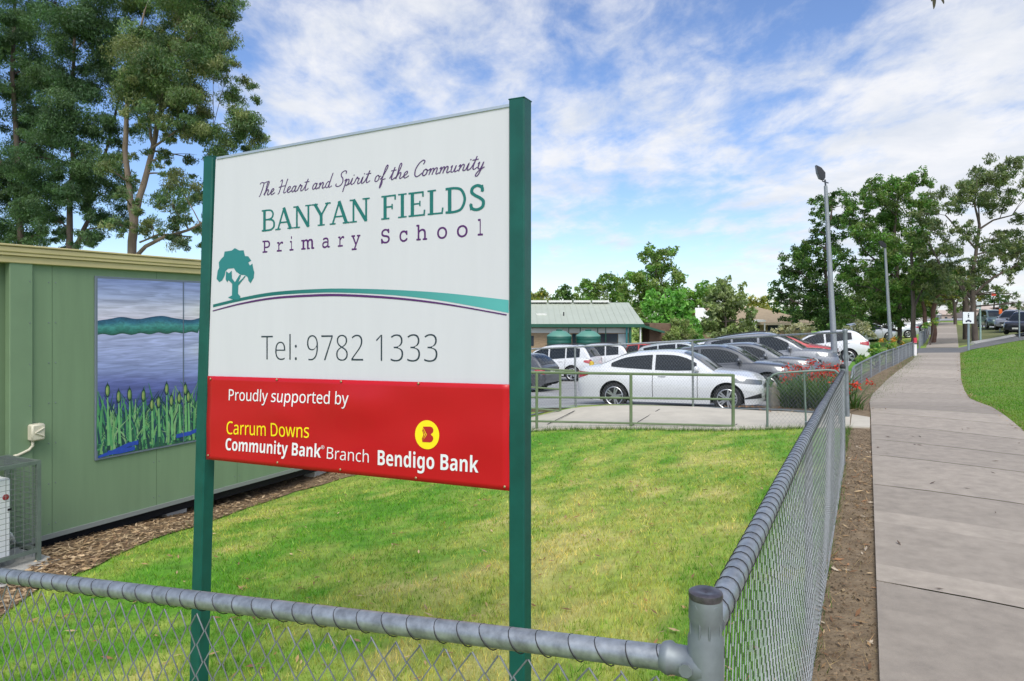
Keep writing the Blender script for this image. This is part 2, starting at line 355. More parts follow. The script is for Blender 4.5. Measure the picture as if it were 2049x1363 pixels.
# driveway crossing
asph = M('asphalt', (.15, .148, .145), .9, var=.25, scale=3, bump=.4, bscale=120)
asph2 = M('carpark_asphalt', (.31, .31, .305), .9, var=.25, scale=1.2, bump=.3, bscale=90)
sheet('driveway', [P2(1780, 712), P2(1838, 708), P2(1921, 707.5), P2(1946, 700), P2(2000, 690), P2(2052, 681), P2(2150, 668), P2(2150, 652), P2(2049, 671), P2(1985, 683), P2(1946, 691), P2(1918, 697), P2(1850, 697.5), P2(1790, 701)], .03, asph, 1.0)
kerbm = M('kerb_concrete', (.34, .33, .31), .85, var=.2, scale=4)
kb = MB(); kp = [ghit(*p) for p in ((1946, 689.5), (1985, 682.5), (2049, 670), (2150, 651))]
kb.tube([p+Vector((0, 0, .05)) for p in kp], .14, 6); tag(kb.build('kerb', kerbm), kind='structure')
# right-hand lawn and far verge keep the ground colour; car park
sheet('carpark', [(-14, 15.8), (1.3, 15.75), (3.95, 15.4), (5.9, 12.9), (7.2, 14.5), (12.5, 26), (22, 44), (30, 60), (24, 62), (-2, 56), (-16, 40), (-16, 20)], .012, asph2, 1.0)
sheet('road', [P2(1955, 655), P2(2060, 658), (140, 90), (140, 125), (60, 130), P2(1935, 641)], .03, asph2, 3.0)
# garden soil behind the gate
sheet('garden_bed', [(5.2, 14.3), (6.0, 12.5), (7.4, 14.6), (12.4, 25), (11, 25.5), (7.0, 18.4), (6.7, 15.6)], .03, dirt, .6)
# concrete ramp and gate pad (a raised slab whose near face shows above the lawn)
rampm = M('ramp_concrete', (.52, .475, .39), .85, var=.12, scale=2.5, bump=.15, bscale=120)
rp = [(-4.5, 12.95), (.45, 12.62), (3.8, 12.02), (4.85, 11.72), tuple(uv(12.62, -.26)[:2]), tuple(uv(14.1, -.27)[:2]), (5.4, 13.4), (3.95, 14.75), (1.3, 15.2), (-4.5, 15.9)]
sheet('ramp_path', rp, .03, rampm, .5, thick=.3)
sheet('gate_pad', [uv(12.65, -.25)[:2], uv(12.65, .04)[:2], uv(13.75, .04)[:2], uv(14.0, -.25)[:2]], .03, rampm, .4, thick=.1)
jb = MB()
for (a, b) in (((1095, 853), (1150, 825)), ((1262, 857), (1320, 822)), ((1472, 854), (1522, 822))):
    p, q = at(a[0], a[1], 12.4), at(b[0], b[1], 14.6); p, q = ghit(*a), ghit(*b)
    d = (q-p).normalized(); s = Vector((-d.y, d.x, 0))*.012
    jb.poly([p-s+Vector((0, 0, .034)), p+s+Vector((0, 0, .034)), q+s+Vector((0, 0, .034)), q-s+Vector((0, 0, .034))])
tag(jb.build('ramp_joints', void_m), kind='structure')
# ================================================================ GRASS BLADES (nobody could count them)
grassm = leafmat('grass_blades', .6, .35)
def blades(xy, hgt, wid, colf, seed, lean=.7):
    rs = np.random.default_rng(seed); n = len(xy); z = gz_np(xy); a = rs.uniform(0, 6.283, n); h = hgt*rs.uniform(.5, 1.25, n); w = wid*rs.uniform(.6, 1.3, n)
    d = np.stack([np.cos(a), np.sin(a)], 1); l = rs.uniform(.1, lean, n)*h; b = rs.uniform(0, 6.283, n); e = np.stack([np.cos(b), np.sin(b)], 1)
    base = np.column_stack([xy, z-.004]); V = np.empty((n, 3, 3))
    V[:, 0] = base; V[:, 1] = base; V[:, 2] = base
    V[:, 0, :2] -= d*w[:, None]/2; V[:, 1, :2] += d*w[:, None]/2; V[:, 2, :2] += e*l[:, None]; V[:, 2, 2] += h
    c = colf(xy)*rs.uniform(.55, 1.6, n)[:, None]*np.array([1, 1, 1]); c[:, 0] *= rs.uniform(.85, 1.25, n)
    return V.reshape(-1, 3), np.arange(3*n).reshape(-1, 3), np.repeat(c, 3, 0)
def in_poly(xy, poly):
    p = np.array(poly, float)[:, :2]; x, y = xy[:, 0], xy[:, 1]; ins = np.zeros(len(xy), bool); j = len(p)-1
    for i in range(len(p)):
        c = ((p[i, 1] > y) != (p[j, 1] > y)) & (x < (p[j, 0]-p[i, 0])*(y-p[i, 1])/(p[j, 1]-p[i, 1]+1e-12)+p[i, 0]); ins ^= c; j = i
    return ins
rs = np.random.default_rng(4)
def cast_uniform(n, px0, px1, py0, py1, seed):     # ground spread denser close by
    r = np.random.default_rng(seed); Y = np.exp(r.uniform(math.log(py0), math.log(py1), n)); a = r.uniform(px0, px1, n); X = (a-CX)/F*Y
    return np.stack([X, Y], 1)
xy = np.concatenate([cast_uniform(230000, -120, 1700, 1.3, 12.9, 1)])
u, v = touv(xy[:, 0], xy[:, 1]); keep = (v < -.29) & ~in_poly(xy, rp) & ~in_poly(xy, mp_) & (v > -7.3) & (u < 13)
patch = vnoise(xy, .35, 8); keep &= RNG.random(len(xy)) < np.clip(.85+.2*patch, .35, 1)
xy = xy[keep]
Y = xy[:, 1]; V, Fg, Cg = blades(xy, .044, .0050, lawn_col, 2); 
sc_ = np.repeat(np.clip(Y/4, .8, 2.2), 3); ctr = np.repeat(xy, 3, 0); V[:, :2] = ctr + (V[:, :2]-ctr)*sc_[:, None]
tf = cast_uniform(16000, -100, 1680, 1.4, 12.6, 77); u, v = touv(tf[:, 0], tf[:, 1]); tf = tf[(v < -.3) & ~in_poly(tf, rp) & ~in_poly(tf, mp_) & (v > -7) & (vnoise(tf, .22, 17) > .35)]
V2, F2, C2 = blades(tf, .075, .007, lambda q: lawn_col(q)*np.array([.72, .86, .8]), 78, 1.1)
V = np.concatenate([V, V2]); Fg = np.concatenate([Fg, F2+len(V)-len(V2)]); Cg = np.concatenate([Cg, C2])
tag(link('lawn_grass', mesh_np('lawn_grass', V, Fg, Cg), grassm), 'short mown lawn with dry yellow patches behind the wire fence', 'grass', kind='stuff')
def street_col(xy):
    a = vnoise(xy, 2.2, 12); b = vnoise(xy, .7, 30); dry = np.clip(.18+.2*a+.18*b, 0, 1)[:, None]
    return np.array([.085, .235, .012])*(1-dry)+np.array([.22, .27, .04])*dry
xy = np.concatenate([cast_uniform(90000, 1880, 2200, 8, 46, 9), cast_uniform(30000, 2000, 4200, 2.5, 16, 19)])
prp = PR + [P2(1946, 700), P2(2052, 681), (60, 45), (40, -8), (3, -8)]
xy = xy[in_poly(xy, prp)]
V, Fg, Cg = blades(xy, .05, .012, street_col, 3); ctr = np.repeat(xy, 3, 0); V[:, :2] = ctr+(V[:, :2]-ctr)*np.repeat(np.clip(xy[:, 1]/12, 1, 3), 3)[:, None]
tag(link('verge_grass', mesh_np('verge_grass', V, Fg, Cg), grassm), 'bright green mown verge beside the concrete path', 'grass', kind='stuff')
vg = [(p[0], p[1]) for p in PR] + [P2(1946, 700), P2(2052, 681), (60, 45), (40, -8), (3, -8)]
vm = M('verge_turf', (.095, .20, .018), .95, var=.3, scale=1.3, bump=.4, bscale=50, col2=(.17, .22, .035))
sheet('verge_lawn', vg, .012, vm, 1.0)
vm2 = M('dry_verge_turf', (.17, .16, .06), .95, var=.35, scale=.8, bump=.4, bscale=50, col2=(.10, .13, .035))
sheet('dry_verge', [P2(1919, 693), P2(1946, 688), P2(1985, 681), P2(2060, 668), P2(2060, 659), P2(1955, 656), P2(1914, 650)], .012, vm2, 1.5)
# tufts along the fence foot, at the ramp edge, by the low fence, straw and leaf litter
def line_scatter(pts, n, w, seed):
    r = np.random.default_rng(seed); a = along([tuple(p)[:2] for p in pts], 400); i = r.integers(0, 400, n); return a[i]+r.normal(0, w, (n, 2))
tu = np.concatenate([line_scatter([uv(1, -.3), uv(12.6, -.3)], 1500, .035, 3), line_scatter([(-3, 12.9), (.45, 12.55), (3.8, 11.95), (4.9, 11.65)], 3500, .05, 4), line_scatter([P2(1745, 797), P2(1775, 768), P2(1808, 741), P2(1832, 714)], 2500, .22, 5), line_scatter([uv(1, -.27), uv(12.7, -.27)], 500, .02, 6)])
V, Fg, Cg = blades(tu, .10, .006, lambda q: np.tile([.07, .15, .025], (len(q), 1)), 6, .9)
tag(link('grass_tufts', mesh_np('grass_tufts', V, Fg, Cg), grassm), 'longer grass tufts along the foot of the fences', 'grass', kind='stuff')
st = np.concatenate([uvp for uvp in [np.array([tuple(uv(RNG.normal(2.1, .45), RNG.normal(-.12, .09))[:2]) for _ in range(3000)]), np.array([tuple(uv(RNG.uniform(1.6, 10), RNG.uniform(-.30, .05))[:2]) for _ in range(700)])]])
uu, vv = touv(st[:, 0], st[:, 1]); st = st[(vv > -.33) & (vv < .05)]
V, Fg, Cg = blades(st, .05, .004, lambda q: np.tile([.42, .30, .15], (len(q), 1)), 7, 3.2)
tag(link('dry_straw', mesh_np('dry_straw', V, Fg, Cg), grassm), 'dry straw and dead grass on the bare dirt strip', 'grass', kind='stuff')
def litter(name, xy, size, pal, seed, label, off=.012):
    r = np.random.default_rng(seed); n = len(xy); z = gz_np(xy)+off; a = r.uniform(0, 6.283, n); l = size*r.uniform(.6, 1.5, n); w = l*r.uniform(.16, .34, n)
    d = np.stack([np.cos(a), np.sin(a), r.normal(0, .18, n)], 1); s = np.stack([-np.sin(a), np.cos(a), r.normal(0, .25, n)], 1); c = np.column_stack([xy, z])
    V = np.stack([c-d*l[:, None]/2, c+s*w[:, None]/2, c+d*l[:, None]/2, c-s*w[:, None]/2], 1); V[:, :, 2] += np.abs(r.normal(0, .006, n))[:, None]
    pal = np.array(pal); cc = pal[r.integers(0, len(pal), n)]*r.uniform(.6, 1.3, n)[:, None]
    return tag(link(name, mesh_np(name, V.reshape(-1, 3), np.arange(4*n).reshape(-1, 4), np.repeat(cc, 4, 0)), leafmat(name+'_colour', .7, .1)), label, 'leaves', kind='stuff')
tan = [(.40, .25, .12), (.30, .15, .07), (.5, .36, .2), (.22, .12, .06)]
def clods(name, xy, size, pal, seed, label):
    r = np.random.default_rng(seed); n = len(xy); z = gz_np(xy); s = size*r.uniform(.4, 1.6, n)**1.5; a = r.uniform(0, 6.283, n); V = np.empty((n, 5, 3))
    for k in range(4): V[:, k, 0] = xy[:, 0]+s*np.cos(a+k*1.571)*r.uniform(.6, 1.2, n); V[:, k, 1] = xy[:, 1]+s*np.sin(a+k*1.571)*r.uniform(.6, 1.2, n); V[:, k, 2] = z
    V[:, 4, 0] = xy[:, 0]+s*r.uniform(-.3, .3, n); V[:, 4, 1] = xy[:, 1]+s*r.uniform(-.3, .3, n); V[:, 4, 2] = z+.006+s*r.uniform(.3, .8, n)
    b = np.arange(n)[:, None, None]*5; Fq = (b+np.array([[0, 1, 4], [1, 2, 4], [2, 3, 4], [3, 0, 4]])[None]).reshape(-1, 3); pal = np.array(pal); c = pal[r.integers(0, len(pal), n)]*r.uniform(.7, 1.3, n)[:, None]
    return tag(link(name, mesh_np(name, V.reshape(-1, 3), Fq, np.repeat(c, 5, 0)), leafmat(name+'_colour', .9, .02)), label, 'dirt', kind='stuff')
clods('dirt_clods', np.array([tuple(uv(RNG.uniform(1.5, 12.5), RNG.uniform(-.3, .045))[:2]) for _ in range(5000)]), .010, [(.15, .10, .06), (.10, .07, .04), (.20, .145, .09), (.07, .05, .03)], 61, 'crumbs of dry soil on the strip between fence and path')
litter('leaf_litter', line_scatter(PR[3:], 1400, .09, 21), .05, tan, 1, 'orange brown leaf litter along the grass edge of the path', .03)
litter('fallen_leaves', np.concatenate([np.array([tuple(uv(RNG.uniform(1.7, 11), RNG.uniform(-.3, .06))[:2]) for _ in range(260)]), np.array([tuple(uv(RNG.normal(2.0, .12), RNG.normal(-.03, .05))[:2]) for _ in range(26)])]), .065, tan+[(.55, .45, .33)], 2, 'fallen gum leaves on the dirt beside the path', .016)
lx = cast_uniform(900, 60, 1650, 1.6, 12.5, 31); u, v = touv(lx[:, 0], lx[:, 1]); lx = lx[(v < -.4) & ~in_poly(lx, rp) & (v > -7)]
litter('lawn_leaves', lx, .06, tan, 3, 'scattered dead leaves lying on the lawn', .022)
mx_ = cast_uniform(22000, -150, 800, 5, 12, 33); mx_ = mx_[in_poly(mx_, mp_)]
litter('bark_chips', mx_, .075, [(.42, .29, .16), (.26, .17, .09), (.52, .38, .23), (.15, .09, .05)], 4, 'brown bark chips at the foot of the green building', .02)
px_ = np.array([tuple(uv(RNG.uniform(2.5, 13), RNG.uniform(.1, 2.1))[:2]) for _ in range(45)])
litter('path_twigs', px_, .06, [(.1, .07, .05), (.16, .11, .08)], 5, 'small twigs and leaves on the concrete path', .041)
# ================================================================ CHAIN-LINK FENCES
def netting(mb, fn, s0, s1, top, bot, d=.066, step=.038, r=.0016, wob=.0055, seed=1, n=4):
    """fn(s, h, off) -> point; top(s), bot(s) heights; zig-zag wires that meet their neighbours at every node"""
    rr = random.Random(seed); i0 = 0; N = int((s1-s0)/(d/2))
    for i in range(N+1):
        s = s0+i*d/2; t, b = top(s), bot(s); k = 0; pts = []; h = t; sg = 1 if i % 2 else -1
        while h > b:
            x = s+sg*d/4*(1 if k % 2 else -1)
            pts.append(fn(x+rr.gauss(0, wob*.25), h+rr.gauss(0, wob*.25), (.0022 if (k+i) % 2 else -.0022)+wob*math.sin(s*2.1+h*3))); h -= step; k += 1
        if len(pts) > 1: mb.tube(pts, r, n, cap=False)
def rings(mb, P0, fn, s0, s1, pitch, R, r=.0012, slant=.012):
    s = s0
    while s < s1:
        c, t, up, side = fn(s); pts = []
        for k in range(15):
            q = 2*math.pi*k/14; pts.append(c + up*(math.cos(q)*R) + side*(math.sin(q)*R) + t*(slant*math.cos(q)))
        mb.tube(pts, r, 5, cap=False); s += pitch*(1+random.uniform(-.16, .16)); slant = .012+random.uniform(-.006, .008)
# --- street-side fence
vF = -.27
railpts = [on_v(1440, 1188, vF), on_v(1597, 893, vF), on_v(1640, 815, vF), on_v(1686, 741, vF)]
cornerP = on_v(1412, 1260, vF); u0 = touv(cornerP.x, cornerP.y)[0]
ru = [touv(p.x, p.y)[0] for p in railpts]; rz = [p.z for p in railpts]
print('side fence u', ru, rz, 'corner u', u0)
zr_at = lambda u: float(np.interp(u, [u0]+ru, [rz[0]]+rz))
uE = ru[-1]
fs = thing('chain_link_fence', uv(u0, vF, 0), 'galvanised chain link fence running away along the path edge with laced top rail', 'fence', 'chain link fences')
mb = MB(); us = np.linspace(u0+.05, uE, 24); mb.tube([uv(u, vF, zr_at(u)-.024) for u in us], .026, 16); smooth_angle(mb.build('top_rail', galv, fs))
mb = MB(); netting(mb, lambda s, h, o: uv(s, vF+.012+o+.02*math.sin(min(1, max(0, (1.1-h)/1.1))*3.1)*math.sin(s*1.7), h), u0+.05, uE, lambda s: zr_at(s)-.05, lambda s: gz(*uv(s, vF)[:2])+.03, seed=3)
mb.build('wire_netting', wire_m, fs)
mb = MB(); rr = random.Random(5)                       # twisted selvage along the foot
for k in range(int((uE-u0)/.033)):
    u = u0+.05+k*.033; z = gz(*uv(u, vF)[:2])+.045
    for a in (-1, 1): mb.tube([uv(u-a*.014, vF+.012, z+.02), uv(u+rr.uniform(-.004, .004), vF+.016, z), uv(u+a*.012, vF+.02, z-.022), uv(u+a*.014, vF+.018, z-.04)], .0019, 4, cap=False)
mb.build('selvage', wire_m, fs)
mb = MB()
def fr(s): return uv(s, vF, zr_at(s)-.024), Vector((UX, UY, 0)), Vector((0, 0, 1)), Vector((UY, -UX, 0))
rings(mb, None, fr, u0+.1, uE, .064, .0274); mb.build('lacing_wire', tie_m, fs, smooth=True)
for u in (u0+3.0, u0+6.0):
    mb = MB(); p = uv(u, vF-.03, 0); g = gz(p.x, p.y); mb.tube([(p.x, p.y, g-.2), (p.x, p.y, zr_at(u)-.03)], .021, 10); smooth_angle(mb.build('post', galv, fs))
pe = uv(uE+.03, vF, 0); mb = MB(); g = gz(pe.x, pe.y); mb.tube([(pe.x, pe.y, g-.2), (pe.x, pe.y, rz[-1]+.03)], .03, 12); ep = mb.build('end_post', galv, fs); smooth_angle(ep)
mb = MB(); mb.lathe([(.034, 0), (.034, .03), (.02, .05), (0, .055)], (pe.x, pe.y, rz[-1]+.02), 12); mb.build('cap', black, fs, smooth=True)
# corner post with its cast sleeve
cp = uv(u0, vF, 0); ztop = on_v(1410, 1187, vF).z
def on_u(px, py, u):
    d = Vector(((px-CX)/F, 1, (HY-py)/F)); t = u/(d.x*UX+d.y*UY); return Vector((0, 0, H))+d*t
zj = on_u(1380, 1327, u0).z                            # height where the other fence joins
mb = MB(); mb.lathe([(.024, -.2), (.024, zj-.07)], (cp.x, cp.y, 0), 18); mb.lathe([(.029, zj-.075), (.033, zj-.06), (.033, zj+.055), (.0285, zj+.066), (.0285, ztop-.058), (.0315, ztop-.05), (.0305, ztop-.012)], (cp.x, cp.y, 0), 22)
smooth_angle(mb.build('corner_post', galv_dull, fs), 35)
mb = MB(); mb.lathe([(.0305, ztop-.013), (.032, ztop-.008), (.031, ztop-.001), (.026, ztop+.002), (.012, ztop), (0, ztop-.003)], (cp.x, cp.y, 0), 22); smooth_angle(mb.build('cap', M('weathered_cap', (.10, .09, .10), .35, .5, var=.5, scale=60), fs))
mb = MB()                                              # pressed oval ribs of the sleeve
for q in (0.4, 2.0, 3.6, 5.2):
    pts = []
    for k in range(21):
        a = 2*math.pi*k/20; qq = q-1.57+.55*math.cos(a)*.8; zz = (zj+.066+ztop-.058)/2+.048*(abs(math.sin(a))**.6)*(1 if math.sin(a) >= 0 else -1)
        pts.append((cp.x+.0288*math.cos(qq), cp.y+.0288*math.sin(qq), zz))
    mb.tube(pts, .0022, 5, cap=False)
mb.build('sleeve_rib', galv_dull, fs, smooth=True)
# --- fence in front of the lawn
A_ = on_u(1352, 1319, u0); B_ = on_u(0, 1151, u0); dirF = (B_-A_).normalized(); endF = A_+dirF*4.2
LF = (endF-A_).length
ff = thing('chain_link_fence', (A_.x, A_.y, 0), 'low wire fence with thick grey rail crossing in front of the sign posts', 'fence', 'chain link fences')
mb = MB(); mb.tube([A_+dirF*(LF*k/12) for k in range(13)], .0235, 18); smooth_angle(mb.build('top_rail', galv, ff))
mb = MB(); jn = Vector((cp.x, cp.y, zj)); ax = (A_-jn).normalized()
mb.tube([jn+ax*.0, jn+ax*.022, jn+ax*.03, jn+ax*.06, jn+ax*.066, jn+ax*.072, jn+ax*.08, jn+ax*.084], [.034, .034, .029, .0275, .031, .031, .028, .0245], 18)
mb.tube([jn+ax*.03+Vector((-UX*.03, -UY*.03, .0)), jn+ax*.03+Vector((-UX*.036, -UY*.036, 0))], .013, 8)
smooth_angle(mb.build('rail_fitting', galv_dull, ff), 35)
def ffn(s, h, o):
    p = A_+dirF*s; return Vector((p.x-UX*(.012+o), p.y-UY*(.012+o), p.z+h))
mb = MB(); netting(mb, ffn, .02, LF, lambda s: -.033, lambda s: -1.0, d=.068, step=.042, r=.0021, seed=9, n=5); mb.build('wire_netting', wire_m, ff, smooth=True)
mb = MB(); upF = dirF.cross(Vector((UX, UY, 0))).normalized(); upF = upF if upF.z > 0 else -upF
rings(mb, None, lambda s: (A_+dirF*s-Vector((0, 0, .002)), dirF, upF, Vector((-UX, -UY, 0))), .02, LF, .068, .0250, .0013, .014); mb.build('lacing_wire', tie_m, ff, smooth=True)
for s in (3.0,):
    p = A_+dirF*s; mb = MB(); mb.tube([(p.x+UX*.03, p.y+UY*.03, -.8), (p.x+UX*.03, p.y+UY*.03, p.z-.02)], .02, 10); smooth_angle(mb.build('post', galv, ff))
# ================================================================ SCHOOL SIGN
P0s = Vector(((1020-CX)/F*3.0, 3.0, 0)); DL = Vector((-UY, UX, 0)); NS = Vector((-UX, -UY, 0))    # along the sign (to its far end) and its front normal
def sg(px, py, off=0.0):            # pixel on the sign's plane -> (s to the right, height)
    a = (px-CX)/F; t = (P0s.x-a*P0s.y)/(UY+a*UX); Y = P0s.y+UX*t; return -t, H+(HY-py)*Y/F
def SP(s, h, off=0.0): return P0s-DL*s+NS*off+Vector((0, 0, h))
def spx(px, py, off=0.0): return SP(*sg(px, py), off)
postm = M('green_sign_post', (.006, .088, .068), .42, var=.25, scale=5, coat=.05, spec=.35)
white_p = M('sign_white', (.62, .61, .635), .4, var=.025, scale=2.2, spec=.3, stretch=(4, 4, .5))
red_p = M('sign_red', (.50, .006, .012), .34, var=.08, scale=1.5, spec=.3, coat=.12)
teal = M('sign_teal', (.006, .145, .125), .4); teal_icon = M('sign_teal_icon', (.018, .19, .19), .4)
purple = M('sign_purple', (.082, .012, .115), .4); ink = M('sign_ink', (.020, .035, .050), .4); script_ink = M('sign_script_ink', (.085, .035, .13), .4)
yellow = M('sign_yellow', (.95, .74, .01), .4); lw = M('sign_letter_white', (.80, .80, .80), .4); brass = M('brass_screw', (.45, .33, .18), .4, .8)
sign = thing('school_sign', (P0s.x, P0s.y, gz(P0s.x, P0s.y)), 'tall white and red school name sign held between two dark green posts', 'sign')
TLw, TRw, BRw, BLw = spx(437, 318), spx(1020, 213), spx(1020, 770), spx(421, 754)
def plate(name, q, th, mat, off=0.0, fr_=None):
    mb = MB(); q = [p+NS*off for p in q]; mb.prism(q, -NS*th); o = mb.build(name, mat, sign); return o
wp = plate('white_panel', [BLw+DL*.02, BRw-DL*.01, TRw-DL*.01, TLw+DL*.02], .012, white_p, 0.0)
edge = MB(); edge.box((TLw+TRw)/2+NS*-.006+Vector((0, 0, .004)), ((TLw-TRw).length+.02, .022, .012), R=((TRw-TLw).normalized().to_track_quat('X', 'Z').to_matrix())); edge.build('panel_edge', M('panel_alloy', (.5, .53, .55), .35, .6), sign)
# red banner: gently buckled sheet, screwed on over the posts
r4 = [spx(417, 918), spx(1022, 981), spx(1022, 769), spx(420, 752)]
mb = MB(); nx, ny = 48, 20; rr = random.Random(3)
def rpt(a, b, lift=0.0):
    p = (r4[0]*(1-a)+r4[1]*a)*(1-b)+(r4[3]*(1-a)+r4[2]*a)*b
    w = .010*math.exp(-((a-.58)/.10)**2-((b-.72)/.22)**2)+.007*math.exp(-((a-.30)/.06)**2-((b-.62)/.2)**2)+.0015*math.sin(a*19+b*4)*math.sin(b*3.1)+.0012*math.sin(a*7-b*11)
    return p+NS*(.0145+w+lift)
for j in range(ny+1):
    for i in range(nx+1): mb.v.append(tuple(rpt(i/nx, j/ny)))
for j in range(ny):
    for i in range(nx): k = j*(nx+1)+i; mb.f.append((k, k+1, k+nx+2, k+nx+1)); mb.m.append(0)
rp_ = mb.build('red_panel', red_p, sign, smooth=True)
sol = rp_.modifiers.new('thickness', 'SOLIDIFY'); sol.thickness = .0015; sol.offset = -1
def post_at(ptop, pbot, name):
    """square hollow post through two points (its front outer edges)"""
    w = .075; ax = DL*-1; tp = ptop+NS*.012; bt = pbot+NS*.012; mb = MB(); b = .006; rr_ = []
    prof = [(b, 0), (w-b, 0), (w, -b), (w, -w+b), (w-b, -w), (b, -w), (0, -w+b), (0, -b)]
    vs = []; N = 14
    for k in range(N+1):
        c = bt+(tp-bt)*k/N
        for (x, d) in prof: vs.append(c+ax*x+NS*d)
    n = 8; fs_ = []
    for k in range(N):
        for i in range(n): fs_.append((k*n+i, k*n+(i+1) % n, (k+1)*n+(i+1) % n, (k+1)*n+i))
    fs_ += [tuple(range(n))[::-1]]
    mb.add(vs, fs_); o = mb.build(name, postm, sign); smooth_angle(o, 30)
    cb = MB(); c = tp+ax*w/2+NS*(-w/2)+Vector((0, 0, .001)); cb.box(c, (w+.003, w+.003, .006), R=Matrix.Rotation(math.atan2(ax.y, ax.x), 3, 'Z'), bev=.002); cb.build('post_cap', postm, o); return o
def down(pt, s_per_m, h):
    return pt - DL*(s_per_m*0)
gR = gz(*spx(1020, 900)[:2]); pR = spx(1020, 201, .0); pRb = SP(sg(1020, 201)[0], gR-.3); post_at(pR, pRb, 'post')
s1, h1 = sg(410, 316); s2, h2 = sg(378, 1363); k = (s2-s1)/(h2-h1); gL = gz(*SP(s1, 0)[:2])-.3; post_at(SP(s1, h1), SP(s1+k*(gL-h1)*.9, gL), 'post')
mb = MB()
for x, y in ((80, 596), (478, 600), (865, 612), (1330, 623), (65, 1055), (482, 1098), (860, 1140), (1315, 1190), (1848, 1243)):
    p = spx(400+x/3.013, 560+y/3.013); R = NS.to_track_quat('Z', 'Y').to_matrix(); mb.lathe([(.0065, 0), (.006, .003), (.003, .0045), (0, .005)], p+NS*.016, 10, R=R)
mb.build('screw', brass, sign, smooth=True)
# --- lettering
DEP = [0]
def math_map(s, up, lo, dg=None):
    o = ''
    for c in s:
        if 'A' <= c <= 'Z': o += chr(up+ord(c)-65)
        elif 'a' <= c <= 'z': o += chr(lo+ord(c)-97)
        elif dg and c.isdigit(): o += chr(dg+ord(c)-48)
        else: o += c
    return o
def glyph_mesh(body, offset=0.0, spacing=1.0):
    c = bpy.data.curves.new('letters', 'FONT'); c.body = body; c.size = 1; c.offset = offset; c.space_character = spacing; c.resolution_u = 6
    o = bpy.data.objects.new('letters', c); COL.objects.link(o); dg = bpy.context.evaluated_depsgraph_get(); dg.update()
    me = bpy.data.meshes.new_from_object(o.evaluated_get(dg)); bpy.data.objects.remove(o); bpy.data.curves.remove(c)
    V = [(v.co.x, v.co.y) for v in me.vertices]; Fs = [tuple(p.vertices) for p in me.polygons]; bpy.data.meshes.remove(me); return V, Fs
def cap_h(Vt): return max(y for x, y in Vt)
def put_text(name, body, L0, R0, capL, mat, parent, up, lo, dg=None, offset=0.0, cap=None, off=.0, surf=None, spacing=1.0, shear=0.0):
    """L0, R0: pixel of the left and right end of the base line, capL: pixel above L0 at cap height"""
    V, Fs = glyph_mesh(math_map(body, up, lo, dg), offset, spacing)
    x0, x1 = min(v[0] for v in V), max(v[0] for v in V); ch = cap or .69
    sL, hL = sg(*L0); sR, hR = sg(*R0); hc = sg(*capL)[1]-hL
    pts = []
    for x, y in V:
        a = (x+shear*y-x0)/(x1-x0); s = sL+(sR-sL)*a; h = hL+(hR-hL)*a+y/ch*hc; pts.append(surf(s, h) if surf else SP(s, h, off))
    mb = MB(); mb.add(pts, Fs); return mb.build(name, mat, parent)
def ribbon(mb, pts, w, place):
    """flat stroke through pts = [(x, y)], width w, mitred; every stroke a hair above the one before"""
    DEP[0] = (DEP[0]+1) % 6; z = DEP[0]*.00022; n = len(pts); vs = []
    for i, (x, y) in enumerate(pts):
        def dirn(a, b): L_ = math.hypot(b[0]-a[0], b[1]-a[1]) or 1e-9; return (b[0]-a[0])/L_, (b[1]-a[1])/L_
        d1 = dirn(pts[i-1], pts[i]) if i else dirn(pts[0], pts[1]); d2 = dirn(pts[i], pts[i+1]) if i < n-1 else d1
        nx_, ny_ = -(d1[1]+d2[1]), d1[0]+d2[0]; L_ = math.hypot(nx_, ny_) or 1e-9; nx_, ny_ = nx_/L_, ny_/L_
        cs = max(.5, nx_*-d1[1]+ny_*d1[0]); ww = (w[i] if isinstance(w, list) else w)/2/cs
        vs += [place(x+nx_*ww, y+ny_*ww, z), place(x-nx_*ww, y-ny_*ww, z)]
    mb.add(vs, [(2*i, 2*i+1, 2*i+3, 2*i+2) for i in range(n-1)])
def spline(pts, k=6):
    p = [pts[0]]+list(pts)+[pts[-1]]; out = []
    for i in range(1, len(p)-2):
        for j in range(k):
            t = j/k; q = []
            for c in (0, 1):
                a, b, d, e = p[i-1][c], p[i][c], p[i+1][c], p[i+2][c]
                q.append(.5*(2*b+(d-a)*t+(2*a-5*b+4*d-e)*t*t+(3*b-a-3*d+e)*t**3))
            out.append(tuple(q))
    return out+[pts[-1]]
